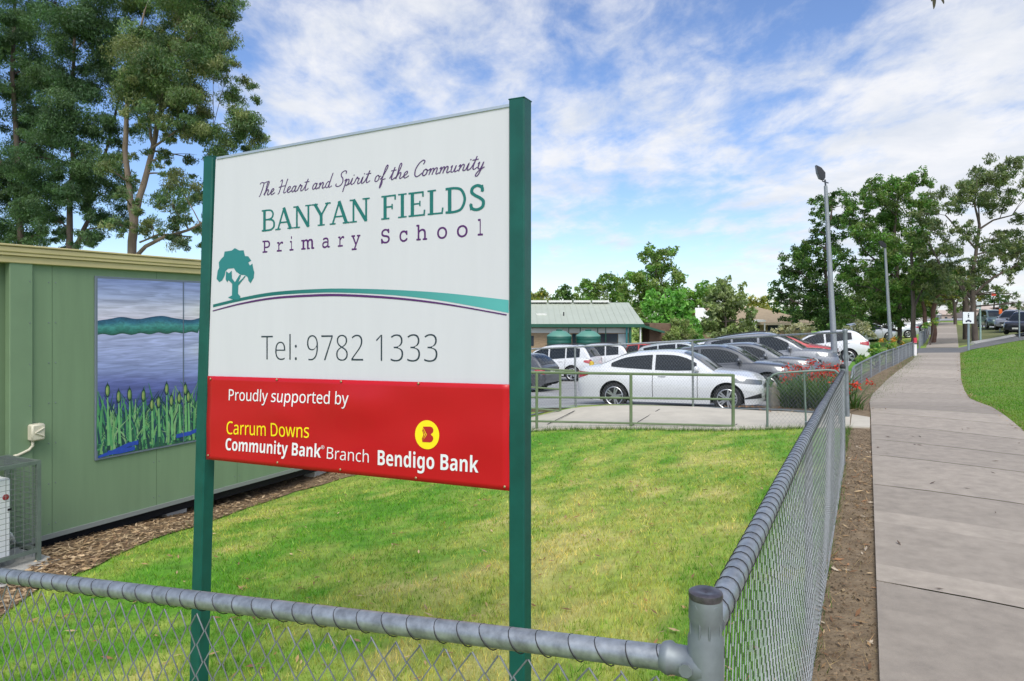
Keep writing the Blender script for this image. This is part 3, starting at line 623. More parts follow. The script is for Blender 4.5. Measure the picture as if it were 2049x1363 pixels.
SERIF = {
 'B': (.66, [([(.14, 0), (.14, 1)], .12), (('c', [(0, .967), (.34, .967), (.5, .91), (.56, .76), (.5, .6), (.34, .54), (.14, .535)]), .075), (('c', [(.3, .535), (.48, .51), (.6, .4), (.6, .18), (.48, .06), (.32, .033), (0, .033)]), .085)]),
 'A': (.80, [([(.08, 0), (.385, 1)], .075), ([(.37, 1), (.7, 0)], .135), ([(.17, .33), (.58, .33)], .065), ([(-.04, .03), (.22, .03)], .06), ([(.54, .03), (.84, .03)], .06)]),
 'N': (.84, [([(.14, 0), (.14, 1)], .08), ([(.14, .99), (.68, .02)], .135), ([(.68, 0), (.68, 1)], .08), ([(-.02, .97), (.16, .97)], .06), ([(0, .03), (.29, .03)], .06), ([(.53, .97), (.83, .97)], .06)]),
 'Y': (.74, [([(.07, 1), (.37, .46)], .13), ([(.68, 1), (.37, .46)], .075), ([(.37, .5), (.37, 0)], .125), ([(-.05, .97), (.22, .97)], .06), ([(.55, .97), (.8, .97)], .06), ([(.21, .03), (.53, .03)], .06)]),
 'F': (.62, [([(.15, 0), (.15, 1)], .13), ([(0, .965), (.58, .965)], .07), ([(.56, 1), (.56, .78)], .06), ([(.15, .51), (.45, .51)], .065), ([(.44, .62), (.44, .4)], .055), ([(0, .03), (.33, .03)], .06)]),
 'I': (.36, [([(.17, 0), (.17, 1)], .13), ([(0, .97), (.34, .97)], .06), ([(0, .03), (.34, .03)], .06)]),
 'E': (.68, [([(.15, 0), (.15, 1)], .13), ([(0, .965), (.58, .965)], .07), ([(.56, 1), (.56, .78)], .06), ([(.15, .51), (.45, .51)], .065), ([(.44, .62), (.44, .4)], .055), ([(0, .035), (.62, .035)], .07), ([(.60, 0), (.62, .24)], .06)]),
 'L': (.62, [([(.15, 0), (.15, 1)], .13), ([(0, .97), (.32, .97)], .06), ([(0, .035), (.56, .035)], .07), ([(.54, 0), (.57, .25)], .06)]),
 'D': (.80, [([(.15, 0), (.15, 1)], .13), (('c', [(0, .965), (.34, .965), (.58, .86), (.70, .5), (.58, .14), (.34, .035), (0, .035)]), .095)]),
 'S': (.60, [(('c', [(.47, .72), (.46, .86), (.36, .95), (.24, .96), (.12, .88), (.10, .72), (.22, .59), (.38, .48), (.50, .34), (.48, .14), (.34, .045), (.2, .045), (.09, .12), (.06, .27)]), .11), ([(.475, .70), (.475, .97)], .05), ([(.055, .03), (.055, .30)], .05)]),
 ' ': (.36, [])}
SCR = {
 'T': (.46, [[(0, .86), (.12, .97), (.32, .92), (.52, 1.0)], [(.3, .94), (.27, .5), (.2, .05), (.13, -.04)]]),
 'h': (.42, [[(.0, .05), (.12, .4), (.2, .85), (.15, 1.0), (.09, .85), (.08, .3), (.06, 0)], [(.07, .12), (.15, .33), (.24, .4), (.28, .3), (.26, .08), (.32, 0), (.44, .1)]]),
 'e': (.34, [[(.0, .1), (.15, .2), (.23, .32), (.19, .42), (.1, .36), (.06, .18), (.12, .02), (.22, .02), (.36, .12)]]),
 'H': (.56, [[(.0, .85), (.08, .97), (.13, .85), (.11, .5), (.06, .05), (-.02, -.03)], [(.47, 1.0), (.42, .55), (.38, .08), (.46, .0), (.54, .08)], [(-.04, .45), (.15, .5), (.42, .52)]]),
 'a': (.42, [[(.26, .34), (.17, .42), (.06, .3), (.04, .1), (.12, .0), (.22, .12), (.28, .38), (.25, .12), (.3, 0), (.43, .1)]]),
 'r': (.40, [[(.0, .05), (.1, .4), (.14, .46), (.17, .37), (.26, .36), (.22, .12), (.28, 0), (.41, .1)]]),
 't': (.32, [[(.0, .1), (.1, .4), (.17, .8)], [(.17, .8), (.12, .4), (.11, .1), (.18, 0), (.33, .12)], [(-.02, .58), (.29, .60)]]),
 'n': (.42, [[(.0, .3), (.06, .4), (.08, .3), (.05, 0)], [(.06, .12), (.16, .36), (.24, .4), (.28, .3), (.26, .08), (.32, 0), (.43, .08)]]),
 'd': (.44, [[(.26, .34), (.17, .42), (.06, .3), (.04, .1), (.12, .0), (.22, .12), (.33, .97)], [(.33, .97), (.27, .4), (.26, .1), (.31, 0), (.45, .1)]]),
 'S': (.52, [[(.5, .8), (.49, .95), (.37, 1.0), (.22, .9), (.22, .7), (.37, .48), (.4, .22), (.28, .03), (.1, 0), (.0, .1), (.03, .2)]]),
 'p': (.38, [[(.0, .3), (.08, .42), (.08, .2), (.03, -.42)], [(.06, .15), (.16, .38), (.26, .36), (.27, .15), (.18, 0), (.07, .06)], [(.18, 0), (.39, .1)]]),
 'i': (.24, [[(.0, .1), (.08, .42), (.06, .1), (.12, 0), (.25, .1)], [(.12, .60), (.14, .66)]]),
 'o': (.36, [[(.2, .40), (.08, .34), (.05, .1), (.14, 0), (.25, .1), (.26, .3), (.18, .4), (.28, .31), (.37, .33)]]),
 'f': (.30, [[(.0, .1), (.15, .4), (.28, .85), (.24, 1.0), (.17, .85), (.12, .3), (.07, -.35), (.11, -.42), (.16, -.1), (.12, .05), (.31, .12)]]),
 'C': (.48, [[(.44, .74), (.48, .92), (.37, 1.0), (.2, .85), (.07, .5), (.09, .15), (.2, 0), (.34, .04), (.49, .2)]]),
 'm': (.58, [[(.0, .3), (.06, .4), (.08, .3), (.05, 0)], [(.06, .12), (.15, .36), (.22, .4), (.25, .3), (.22, 0)], [(.23, .12), (.32, .36), (.4, .4), (.44, .3), (.42, .08), (.48, 0), (.59, .08)]]),
 'u': (.42, [[(.0, .3), (.06, .4), (.05, .12), (.1, 0), (.2, .06), (.27, .4)], [(.27, .4), (.25, .1), (.3, 0), (.43, .1)]]),
 'y': (.40, [[(.0, .3), (.06, .4), (.05, .12), (.1, 0), (.2, .06), (.27, .4)], [(.27, .4), (.22, -.1), (.12, -.42), (.02, -.38), (.1, -.15), (.38, .08)]]), ' ': (.25, [])}
def stroke_text(name, body, table, L0, R0, capL, mat, parent, gap, shear=0.0, scr=None, off=.0008, capR=None):
    adv = []; x = 0
    for c in body: adv.append(x); x += table[c][0]+gap
    Wd = x-gap; sL, hL = sg(*L0); sR, hR = sg(*R0); hc = sg(*capL)[1]-hL; hcR = sg(*capR)[1]-hR if capR else hc; mb = MB()
    asp = (sR-sL)/Wd/hc
    def place(x, y, z):
        a = (x+shear*y)/Wd; return SP(sL+(sR-sL)*a, hL+(hR-hL)*a+y*(hc+(hcR-hc)*a), off+z)
    for c, x0 in zip(body, adv):
        for st in table[c][1]:
            if scr: ribbon(mb, [(px+x0, py) for px, py in spline(st, 5)], scr, place)
            else:
                p, w = st
                if p[0] == 'c': p = spline(p[1], 6)
                ribbon(mb, [(px+x0, py) for px, py in p], w, place)
    return mb.build(name, mat, parent)
stroke_text('motto_lettering', 'The Heart and Spirit of the Community', SCR, (515, 393), (970, 336.5), (515, 366), script_ink, wp, .0, .22, scr=.062, capR=(970, 304))
stroke_text('name_lettering', 'BANYAN FIELDS', SERIF, (524, 463.5), (973, 419.5), (524, 421), teal, wp, .055, capR=(973, 367.5))
# 'Primary School', wide spaced, letter by letter
mb = MB(); bl = lambda px: 506+(471-506)*(px-527)/(966-527)
for c, zx, wz in (('P', 135, 62), ('r', 247, 52), ('i', 342, 33), ('m', 475, 108), ('a', 625, 62), ('r', 748, 52), ('y', 870, 74), ('S', 1112, 72), ('c', 1260, 66), ('h', 1410, 90), ('o', 1577, 82), ('o', 1742, 88), ('l', 1890, 44)):
    V, Fs = glyph_mesh(math_map(c, 0x1D670, 0x1D68A), .004); x0, x1 = min(v[0] for v in V), max(v[0] for v in V)
    pl, pr = 500+(zx-wz/2)/4.098, 500+(zx+wz/2)/4.098; sL, hL = sg(pl, bl(pl)); sR, hR = sg(pr, bl(pr)); hc = sg(pl, bl(pl)-25.5-6.5*(pl-527)/440)[1]-hL
    mb.add([SP(sL+(sR-sL)*(x-x0)/(x1-x0), hL+(hR-hL)*(x-x0)/(x1-x0)+y/.615*hc, .0008) for x, y in V], Fs)
mb.build('school_lettering', purple, wp)
put_text('phone_lettering', 'Tel: 9782 1333', (523, 720.5), (875.5, 725), (523, 672), ink, wp, 0x1D5A0, 0x1D5BA, 0x1D7E2, -.018, .70, .0008)
def on_red(lift=.0022):
    s00, h00 = sg(417, 918)
    def f(s, h):
        p = SP(s, h); a = min(1, max(0, (p-r4[0]).dot((r4[1]-r4[0]).normalized())/(r4[1]-r4[0]).length)); lo = r4[0]*(1-a)+r4[1]*a; hi = r4[3]*(1-a)+r4[2]*a
        return rpt(a, (p.z-lo.z)/(hi.z-lo.z), lift)
    return f
SA = (0x1D5A0, 0x1D5BA, 0x1D7E2); SB = (0x1D5D4, 0x1D5EE, 0x1D7EC)
put_text('support_lettering', 'Proudly supported by', (458, 800), (700, 808.5), (458, 778), lw, rp_, *SA, .004, .72, surf=on_red())
put_text('suburb_lettering', 'Carrum Downs', (456.4, 867.5), (620.7, 875), (456.4, 842), yellow, rp_, *SA, .004, .72, surf=on_red())
put_text('branch_lettering', 'Community Bank', (455.2, 899.5), (646, 914.5), (455.2, 875.5), lw, rp_, *SB, 0, .72, surf=on_red())
put_text('registered_mark', '®', (645.5, 897), (652.5, 897.5), (645.5, 890), lw, rp_, *SA, 0, .7, surf=on_red())
put_text('branch_lettering', 'Branch', (658, 916.5), (741.5, 924.5), (658, 893), lw, rp_, *SA, -.004, .72, surf=on_red())
put_text('bank_lettering', 'Bendigo Bank', (759.5, 929), (960, 944.5), (759.5, 899), lw, rp_, *SB, 0, .72, surf=on_red())
# bank emblem
mb = MB(); sc_, hc_ = sg(856.2, 868.8); Rr = sg(856.2, 840)[1]-hc_; f = on_red(.0022)
mb.add([f(sc_, hc_)]+[f(sc_+Rr*math.cos(2*math.pi*k/40), hc_+Rr*math.sin(2*math.pi*k/40)) for k in range(40)], [(0, 1+k, 1+(k+1) % 40) for k in range(40)]); mb.build('emblem_disc', yellow, rp_)
f2 = on_red(.0032); mb = MB(); E = lambda zx, zy: sg(820+zx/10.49, 830+zy/10.49)
right = spline([(440, 236), (485, 255), (508, 300), (500, 360), (460, 400), (500, 440), (514, 495), (490, 545), (450, 565)], 4)
pts = [(285, 236)]+right+[(285, 556), (378, 404)]
vs = [f2(*E(*p)) for p in pts]; n_ = len(pts); top = [p for p in right]
fan = [f2(*E(400, 404))]+vs; mb.add(fan, [(0, 1+i, 1+(i+1) % n_) for i in range(n_)])
red_e = M('sign_red_emblem', (.42, .01, .015), .4); emb = mb.build('emblem', red_e, rp_)
mb = MB()
for dx in (0, -34): 
    pl = [(288+dx*.2, 275-dx*.9), (350+dx, 404), (288+dx*.2, 533+dx*.9)]
    ribbon(mb, [E(*p) for p in pl], .0042, lambda s, h, z: f2(s, h))
mb.build('emblem_chevron', red_e, rp_)
# logo hill and tree
mb = MB(); z7 = lambda x, y: sg(400+x/3.013, 560+y/3.013)
xs_ = np.linspace(80, 1862, 60)
tp = np.interp(xs_, *zip(*spline([(78, 150), (250, 108), (450, 73), (700, 56), (900, 53), (1200, 62), (1500, 82), (1862, 122)], 8))); bt = np.interp(xs_, *zip(*spline([(78, 167), (250, 127), (450, 94), (700, 79), (900, 79), (1200, 96), (1500, 133), (1862, 200)], 8)))
V = []; Fx = []; C = []
for i, x in enumerate(xs_):
    V += [tuple(SP(*z7(x, tp[i]), .0008)), tuple(SP(*z7(x, bt[i]), .0008))]; a = min(1, max(0, (x-500)/1360)); c = np.array([.005, .135, .12])*(1-a)+np.array([.10, .42, .40])*a; C += [c, c]
me = mesh_np('hill_band', V, [(2*i, 2*i+1, 2*i+3, 2*i+2) for i in range(59)], np.array(C)); me.transform(Matrix.Translation(-sign.location))
link('hill_band', me, M('hill_band_teal', (0, .1, .1), .4, vcol=True), wp)
mb = MB(); pl = spline([(78, 188), (250, 144), (450, 110), (700, 94), (900, 94), (1200, 113), (1500, 150), (1850, 212)], 8); nn = len(pl)
ribbon(mb, [z7(*p) for p in pl], [.006+.006*math.sin(math.pi*min(1, i/nn*1.1)) for i in range(nn)], lambda s, h, z: SP(s, h, .0016)); mb.build('hill_line', purple, wp)
mb = MB(); z9 = lambda x, y: sg(420+x/9.086, 480+y/9.086)
crown = [(270, 215), (400, 195), (455, 150), (540, 195), (615, 190), (640, 295), (700, 300), (755, 380), (700, 410), (730, 470), (775, 430), (790, 520), (810, 590), (800, 690), (740, 790), (705, 745), (690, 680), (640, 640), (560, 635), (480, 580), (440, 515), (330, 525), (285, 575), (275, 640), (225, 740), (175, 770), (125, 710), (145, 560), (170, 510), (165, 410), (205, 350), (255, 300)]
import mathutils.geometry as mg
def fill(mb, pts, off):
    p2 = [z9(*p) for p in pts]; tri = mg.tessellate_polygon([[Vector((a, b, 0)) for a, b in p2]]); mb.add([SP(a, b, off) for a, b in p2], [tuple(t) for t in tri])
fill(mb, crown, .0012)
fill(mb, [(300, 570), (350, 610), (400, 560), (405, 700), (460, 770), (540, 640), (570, 640), (520, 770), (600, 700), (640, 650), (655, 660), (520, 830), (515, 980), (560, 1030), (540, 1090), (420, 1085), (335, 1050), (405, 1010), (410, 800), (340, 730), (320, 770), (290, 720)], .0019)
mb.build('tree_emblem', teal_icon, wp)
# ================================================================ PORTABLE CLASSROOM
vB = -7.6; gp = M('green_cladding', (.168, .248, .142), .5, var=.08, scale=1.2, bump=.05, bscale=7, stretch=(6, 6, .6), spec=.35)
gp2 = M('green_corner_strip', (.165, .245, .14), .5, var=.08, scale=2); cream = M('cream_fascia', (.53, .44, .22), .45, var=.08, scale=2)
trimg = M('grey_base_angle', (.20, .22, .20), .6); seam_m = M('panel_seam', (.09, .14, .075), .7)
zb = on_v(75, 1078, vB).z; zt1 = on_v(0, 526, vB).z; zt2 = on_v(0, 488, vB).z; ub0, ub1 = 1.2, 13.0
print('building z', zb, zt1, zt2)
bld = thing('portable_classroom', uv(3.8, vB, gz(*uv(3.8, vB)[:2])), 'long green clad portable classroom on stumps with cream fascia', 'building')
RB = Matrix.Rotation(math.atan2(UY, UX), 3, 'Z')       # local x runs along u
def bbox(mb, u0_, u1_, v0_, v1_, z0, z1, **k): mb.box(uv((u0_+u1_)/2, (v0_+v1_)/2, (z0+z1)/2), (abs(u1_-u0_), abs(v1_-v0_), abs(z1-z0)), R=RB, **k)
ucut = touv(*on_v(22, 700, vB)[:2])[0]
mb = MB(); bbox(mb, ucut, ub1, vB-6.5, vB, zb, zt1+.03); mb.build('wall', gp, bld)
mb = MB(); bbox(mb, ub0, ucut-.001, vB-6.4, vB-.10, zb, zt1+.03); mb.build('wall', gp2, bld)
ps0, ps1 = ucut+.0, touv(*on_v(62, 700, vB)[:2])[0]
mb = MB(); bbox(mb, ps0-.03, ps1, vB-.05, vB+.035, zb-.01, zt1+.02, bev=.006); mb.build('corner_strip', gp2, bld)
mb = MB()
bbox(mb, ub0-.1, ub1+.05, vB-6.6, vB+.05, zt1+.005, zt1+.075, bev=.006); bbox(mb, ub0-.12, ub1+.07, vB-6.62, vB+.075, zt1+.076, zt1+.105, bev=.004); bbox(mb, ub0-.12, ub1+.07, vB-6.62, vB+.085, zt1+.106, zt2-.02, bev=.01); bbox(mb, ub0-.13, ub1+.08, vB-6.63, vB+.10, zt2-.019, zt2, bev=.004)
mb.build('fascia', cream, bld)
mb = MB(); bbox(mb, ucut, ub1+.01, vB-.02, vB+.022, zb-.03, zb+.018); mb.build('base_angle', trimg, bld)
usm = touv(*on_v(313, 950, vB)[:2])[0]; mb = MB()
for u in np.arange(usm-2.4, ub1, 1.2):
    if u > ps1: bbox(mb, u-.0018, u+.0018, vB-.01, vB+.0025, zb+.02, zt1)
for du in (-.0,): pass
mb.build('panel_seam', seam_m, bld)
mb = MB(); RW = Vector((UY, -UX, 0)).to_track_quat('Z', 'Y').to_matrix()
for u in np.arange(usm-2.4, ub1, 1.2):
    if u > ps1:
        for z in np.arange(zb+.12, zt1-.05, .42):
            for du in (-.035, .035): mb.lathe([(.007, 0), (.006, .004), (0, .005)], uv(u+du, vB+.0005, z), 7, R=RW)
for z in np.arange(zb+.12, zt1-.05, .42): mb.lathe([(.007, 0), (.006, .004), (0, .005)], uv(ps1-.03, vB+.0352, z), 7, R=RW)
mb.build('screw', galv_dull, bld)
stump = M('concrete_stump', (.42, .40, .36), .9, var=.2, scale=6); ust = touv(*on_v(352, 1012, vB-.15)[:2])[0]
for u in (ust-3.6, ust, ust+2.6, ust+5):
    for vv_ in (vB-.25, vB-3.2, vB-6.2):
        p = uv(u, vv_); g = gz(p.x, p.y); mb = MB(); bbox(mb, u-.15, u+.15, vv_-.12, vv_+.12, g-.1, zb-.07, bev=.01); mb.build('stump', stump, bld)
mb = MB(); bbox(mb, ucut, ub1, vB-.22, vB-.12, zb-.16, zb-.01); bbox(mb, ucut, ub1, vB-6.3, vB-6.2, zb-.16, zb-.01); mb.build('bearer', void_m, bld)
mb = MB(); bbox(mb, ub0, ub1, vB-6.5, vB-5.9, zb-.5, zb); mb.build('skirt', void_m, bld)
# mural on the wall
vM = vB+.03; mz0, mz1 = on_v(196, 917, vM).z, on_v(196, 557, vM).z; mu0, mu1 = touv(*on_v(196, 700, vM)[:2])[0], touv(*on_v(505, 700, vM)[:2])[0]
mur = thing('mural', uv(mu0, vM, mz0), 'painted lake and bulrush mural panel fixed to the green wall', 'mural')
mb = MB(); bbox(mb, mu0-.025, mu1+.025, vB+.001, vM-.006, mz0-.025, mz1+.025, bev=.004); mb.build('frame', M('mural_frame', (.13, .16, .20), .5), mur)
def paint(nm, cols, stretch, scale):
    m = bpy.data.materials.new(nm); m.use_nodes = True; nt = m.node_tree; b = nt.nodes['Principled BSDF']; b.inputs['Roughness'].default_value = .45
    a = nt.nodes.new('ShaderNodeAttribute'); a.attribute_name = 'Col'; tc = nt.nodes.new('ShaderNodeTexCoord'); mp = nt.nodes.new('ShaderNodeMapping'); mp.inputs['Scale'].default_value = stretch
    nz = nt.nodes.new('ShaderNodeTexNoise'); nz.inputs['Scale'].default_value = scale; nz.inputs['Detail'].default_value = 7; nz.inputs['Distortion'].default_value = .8; nt.links.new(tc.outputs['Object'], mp.inputs[0]); nt.links.new(mp.outputs[0], nz.inputs['Vector'])
    rp2 = nt.nodes.new('ShaderNodeMapRange'); rp2.inputs['From Min'].default_value = .3; rp2.inputs['From Max'].default_value = .7; rp2.inputs['To Min'].default_value = .72; rp2.inputs['To Max'].default_value = 1.3; nt.links.new(nz.outputs['Fac'], rp2.inputs['Value'])
    sc2 = nt.nodes.new('ShaderNodeVectorMath'); sc2.operation = 'SCALE'; nt.links.new(a.outputs['Color'], sc2.inputs[0]); nt.links.new(rp2.outputs[0], sc2.inputs['Scale']); nt.links.new(sc2.outputs['Vector'], b.inputs['Base Color']); return m
mw, mh = mu1-mu0, mz1-mz0
VMp = lambda a, b, o=0.0: uv(mu0+a*mw, vM-.005+o, mz0+b*mh)
A2 = 42; B2 = 60; V = []; C = []
bands = [(0, (.03, .11, .05)), (.18, (.03, .10, .12)), (.28, (.05, .065, .25)), (.40, (.12, .14, .38)), (.48, (.24, .28, .52)), (.55, (.32, .36, .62)), (.68, (.38, .41, .64)), (.72, (.52, .50, .66)), (.76, (.60, .55, .66)), (.84, (.50, .50, .63)), (.90, (.32, .36, .55)), (1, (.20, .25, .48))]
bk = [b[0] for b in bands]; bc = np.array([b[1] for b in bands])
for j in range(B2+1):
    for i in range(A2+1):
        a, b = i/A2, j/B2; V.append(tuple(VMp(a, b))); bb = b+(.10*(a-.2) if b < .6 else 0)*(1-abs(b-.4)/.4 if abs(b-.4) < .4 else 0)
        c = np.array([np.interp(bb, bk, bc[:, k]) for k in range(3)]); y_ = math.exp(-((a-.78)/.22)**2)*(math.exp(-((b-.82)/.06)**2)+.8*math.exp(-((b-.57)/.05)**2)); C.append(c*(1-.6*y_)+np.array([.62, .62, .42])*.6*y_)
FQ = [(j*(A2+1)+i, j*(A2+1)+i+1, (j+1)*(A2+1)+i+1, (j+1)*(A2+1)+i) for j in range(B2) for i in range(A2)]
me = mesh_np('painted_water', V, FQ, np.array(C)); me.transform(Matrix.Translation(-mur.location)); link('painted_water', me, paint('mural_sky_and_water', None, (1.2, 1.2, 14), 2.2), mur)
V = []; C = []; Fx = []
rdg = spline([(0, .765), (.07, .775), (.13, .785), (.22, .772), (.3, .785), (.37, .79), (.45, .775), (.55, .765), (.62, .78), (.67, .79), (.74, .775), (.84, .757), (1, .752)], 5)
bot = lambda a: (.685+.005*math.sin(a*60)) if a < .6 else (.715-.03*math.exp(-((a-.83)/.05)**2))
for a, t in rdg:
    for k in range(5):
        b = bot(a)+(t-bot(a))*k/4; V.append(tuple(VMp(a, b, .0012))); C.append([(.015, .07, .05), (.03, .17, .14), (.06, .25, .24), (.03, .14, .22), (.015, .06, .13)][k])
n5 = len(rdg); Fx = [(i*5+k, (i+1)*5+k, (i+1)*5+k+1, i*5+k+1) for i in range(n5-1) for k in range(4)]
me = mesh_np('painted_hills', V, Fx, np.array(C)); me.transform(Matrix.Translation(-mur.location)); link('painted_hills', me, paint('mural_hills', None, (3, 3, 6), 6), mur)
rr = random.Random(12); V = []; C = []; Fx = []
def strip(pts, w, c, o):
    m0 = len(V); n = len(pts)
    for i, (a, b) in enumerate(pts):
        wi = w*(1-.85*(i/(n-1))**2); V.append(tuple(VMp(a-wi, b, o))); V.append(tuple(VMp(a+wi, b, o))); C.extend([c, c])
    for i in range(n-1): Fx.append((m0+2*i, m0+2*i+1, m0+2*i+3, m0+2*i+2))
gr_ = [(.04, .20, .09), (.08, .29, .11), (.17, .36, .13), (.02, .10, .06), (.012, .05, .05), (.22, .38, .18), (.012, .05, .08)]
o_ = .002
for i in range(620):
    a = rr.uniform(.0, 1); h = rr.uniform(.06, .27)*(1 if rr.random() < .8 else 1.25); sl_ = rr.gauss(0, .07); o_ += .000006; b0 = rr.uniform(0, .08)
    strip([(min(1, max(0, a+sl_*t*t)), min(.5, b0+h*t)) for t in (0, .35, .7, 1)], rr.uniform(.0025, .009), rr.choice(gr_), o_)
cat = [(.05, .39), (.11, .35), (.17, .355), (.25, .34), (.30, .28), (.34, .29), (.39, .365), (.42, .29), (.47, .30), (.51, .35), (.53, .30), (.61, .41), (.64, .34), (.60, .31), (.70, .435), (.78, .34), (.86, .37), (.91, .41), (.97, .38), (.99, .33)]
for a, b in cat:
    o_ += .00002; strip([(a+.006, .06), (a+.002, .2), (a, b+.03)], .007, (.16, .40, .15), o_)
for a, b in cat:
    for (s_, c_) in ((1.35, (.012, .045, .03)), (1.0, (.13, .24, .07)), (.5, (.30, .36, .12))):
        o_ += .00003; m0 = len(V); n = 12
        for k in range(n): q = 2*math.pi*k/n; V.append(tuple(VMp(a+.0095*s_*math.cos(q)-(.003 if s_ < .9 else 0), b-.02+.029*(s_ if s_ > .9 else .7)*math.sin(q), o_))); C.append(c_)
        for k in range(1, n-1, 2): Fx.append((m0, m0+k, m0+k+1, m0+min(k+2, n-1)))
    strip([(a, b+.008), (a, b+.03)], .004, (.012, .045, .03), o_)
for pl_ in ([(.0, .0), (.08, .02), (.16, .045), (.22, .05)], [(.05, .02), (.12, .015), (.2, .02)], [(.45, .045), (.54, .05), (.62, .07), (.67, .08)]):
    o_ += .0001; m0 = len(V)
    for i, (a, b) in enumerate(pl_): V.append(tuple(VMp(a, max(0, b-.012), o_))); V.append(tuple(VMp(a, b+.012, o_))); C.extend([(.02, .06, .38)]*2)
    for i in range(len(pl_)-1): Fx.append((m0+2*i, m0+2*i+2, m0+2*i+3, m0+2*i+1))
me = mesh_np('painted_reeds', V, Fx, np.array(C)); me.transform(Matrix.Translation(-mur.location)); link('painted_reeds', me, M('mural_reeds', (.1, .3, .1), .5, vcol=True, var=.2, scale=20), mur)
useam = touv(*on_v(367, 700, vM)[:2])[0]; mb = MB(); bbox(mb, useam-.004, useam+.004, vM-.02, vM+.0035, mz0, mz1); mb.build('joint_strip', M('mural_joint', (.10, .13, .17), .5), mur)
# electrical box with its conduit
vE = vB+.11; e0, e1 = on_v(64, 884, vE), on_v(92, 847, vE); ue0, ue1 = touv(e0.x, e0.y)[0], touv(e1.x, e1.y)[0]; bxm = M('cream_box', (.56, .52, .40), .45, var=.05)
eb = thing('power_box', uv(ue0, vE, e0.z), 'cream weatherproof power outlet box on the green wall', 'power box')
mb = MB(); bbox(mb, ue0, ue1, vB+.002, vE, e0.z, e1.z, bev=.015); smooth_angle(mb.build('housing', bxm, eb))
mb = MB(); um_, zm_ = (ue0+ue1)/2, (e0.z+e1.z)/2
for dz in (.035, -.035): mb.tube([uv(ue0+.03, vE+.006, zm_), uv(ue1-.02, vE+.006, zm_+dz*1.2)], .008, 6)
mb.build('cover_ridge', bxm, eb)
mb = MB(); mb.tube([uv(um_-.03, vB+.055, e0.z+.01), uv(um_-.03, vB+.055, e0.z-.05), uv(um_-.06, vB+.045, e0.z-.09), uv(um_-.16, vB+.04, e0.z-.125), uv(um_-.2, vB+.035, e0.z-.13)], .014, 8); mb.build('conduit', bxm, eb, smooth=True)
# caged air conditioner
ucg = 3.83; vC = -7.0; gC = gz(*uv(ucg, vC)[:2]); zc1 = on_v(75, 921, vC).z; zc0 = on_v(74, 1122, vC).z; cgm = M('green_cage_steel', (.15, .19, .16), .5, .3, var=.2, scale=9); wm = M('cage_wire', (.20, .22, .21), .5, .4)
cg = thing('equipment_cage', uv(ucg, vC, zc0), 'green steel mesh cage standing round the white outdoor unit', 'cage'); ul = 2.35; vk = vB+.07
mb = MB()
for u in (ul, ucg):
    for v_ in (vC, vk): bbox(mb, u-.018, u+.018, v_-.018, v_+.018, zc0-.1, zc1)
for z in (zc1-.018, zc0+.1):
    for v_ in (vC, vk): bbox(mb, ul+.018, ucg-.018, v_-.016, v_+.016, z-.016, z+.016)
    for u in (ul, ucg): bbox(mb, u-.016, u+.016, vk+.018, vC-.018, z-.016, z+.016)
mb.build('frame', cgm, cg)
mb = MB()
for z in np.arange(zc0+.12, zc1, .05):
    mb.tube([uv(ul, vC, z), uv(ucg, vC, z)], .0024, 4); mb.tube([uv(ucg, vk, z), uv(ucg, vC, z)], .0024, 4)
for u in np.arange(ul, ucg, .075): mb.tube([uv(u, vC+.004, zc0+.05), uv(u, vC+.004, zc1)], .0024, 4); mb.tube([uv(u, vk, zc1-.01), uv(u, vC, zc1-.01)], .0024, 4)
for v_ in np.arange(vk, vC, .075): mb.tube([uv(ucg+.004, v_, zc0+.05), uv(ucg+.004, v_, zc1)], .0024, 4)
for v_ in np.arange(vk, vC, .03): mb.tube([uv(ul, v_, zc1-.006), uv(ucg, v_, zc1-.006)], .0022, 4)
mb.build('mesh', wm, cg)
acm = M('white_casing', (.74, .75, .74), .4, var=.03); pa = on_v(22, 956, -7.06); ua1 = touv(pa.x, pa.y)[0]; za0, za1 = zc0+.06, pa.z
ac = thing('air_conditioner', uv(ua1, -7.2, za0), 'white outdoor air conditioner unit inside the mesh cage', 'air conditioner')
mb = MB(); bbox(mb, ua1-.9, ua1, -7.40, -7.06, za0, za1, bev=.015); smooth_angle(mb.build('casing', acm, ac))
mb = MB(); bbox(mb, ua1-.03, ua1+.002, -7.058, -7.053, za1-.30, za1-.28); mb.lathe([(.22, 0), (.23, .012), (.2, .02), (0, .012)], uv(ua1-.42, -7.055, (za0+za1)/2), 24, R=Vector((UY, -UX, 0)).to_track_quat('Z', 'Y').to_matrix()); mb.build('fan_guard', void_m, ac)
mb = MB(); mb.lathe([(.028, 0), (.026, .006), (0, .008)], uv(ua1-.045, -7.058, za1-.17), 14, R=Vector((UY, -UX, 0)).to_track_quat('Z', 'Y').to_matrix()); mb.build('badge', M('red_badge', (.30, .02, .03), .4), ac)
mb = MB(); mb.tube([uv(ua1-.02, -7.3, za0+.2), uv(ua1+.06, -7.28, za0+.22), uv(ua1+.12, -7.3, za0+.16), uv(ua1+.2, -7.4, za0+.05), uv(ua1+.22, -7.5, za0+.1)], .02, 8); mb.build('pipe', acm, ac, smooth=True)
slabm = M('slab_concrete', (.36, .35, .32), .9, var=.2, scale=5, bump=.3, bscale=60)
mb = MB(); bbox(mb, ul-1.5, ucg+.12, vB+.02, -6.62, gC-.35, zc0-.0, bev=.01); sl_ = mb.build('plinth', slabm); tag(sl_, 'low concrete plinth under the caged outdoor unit', 'plinth')
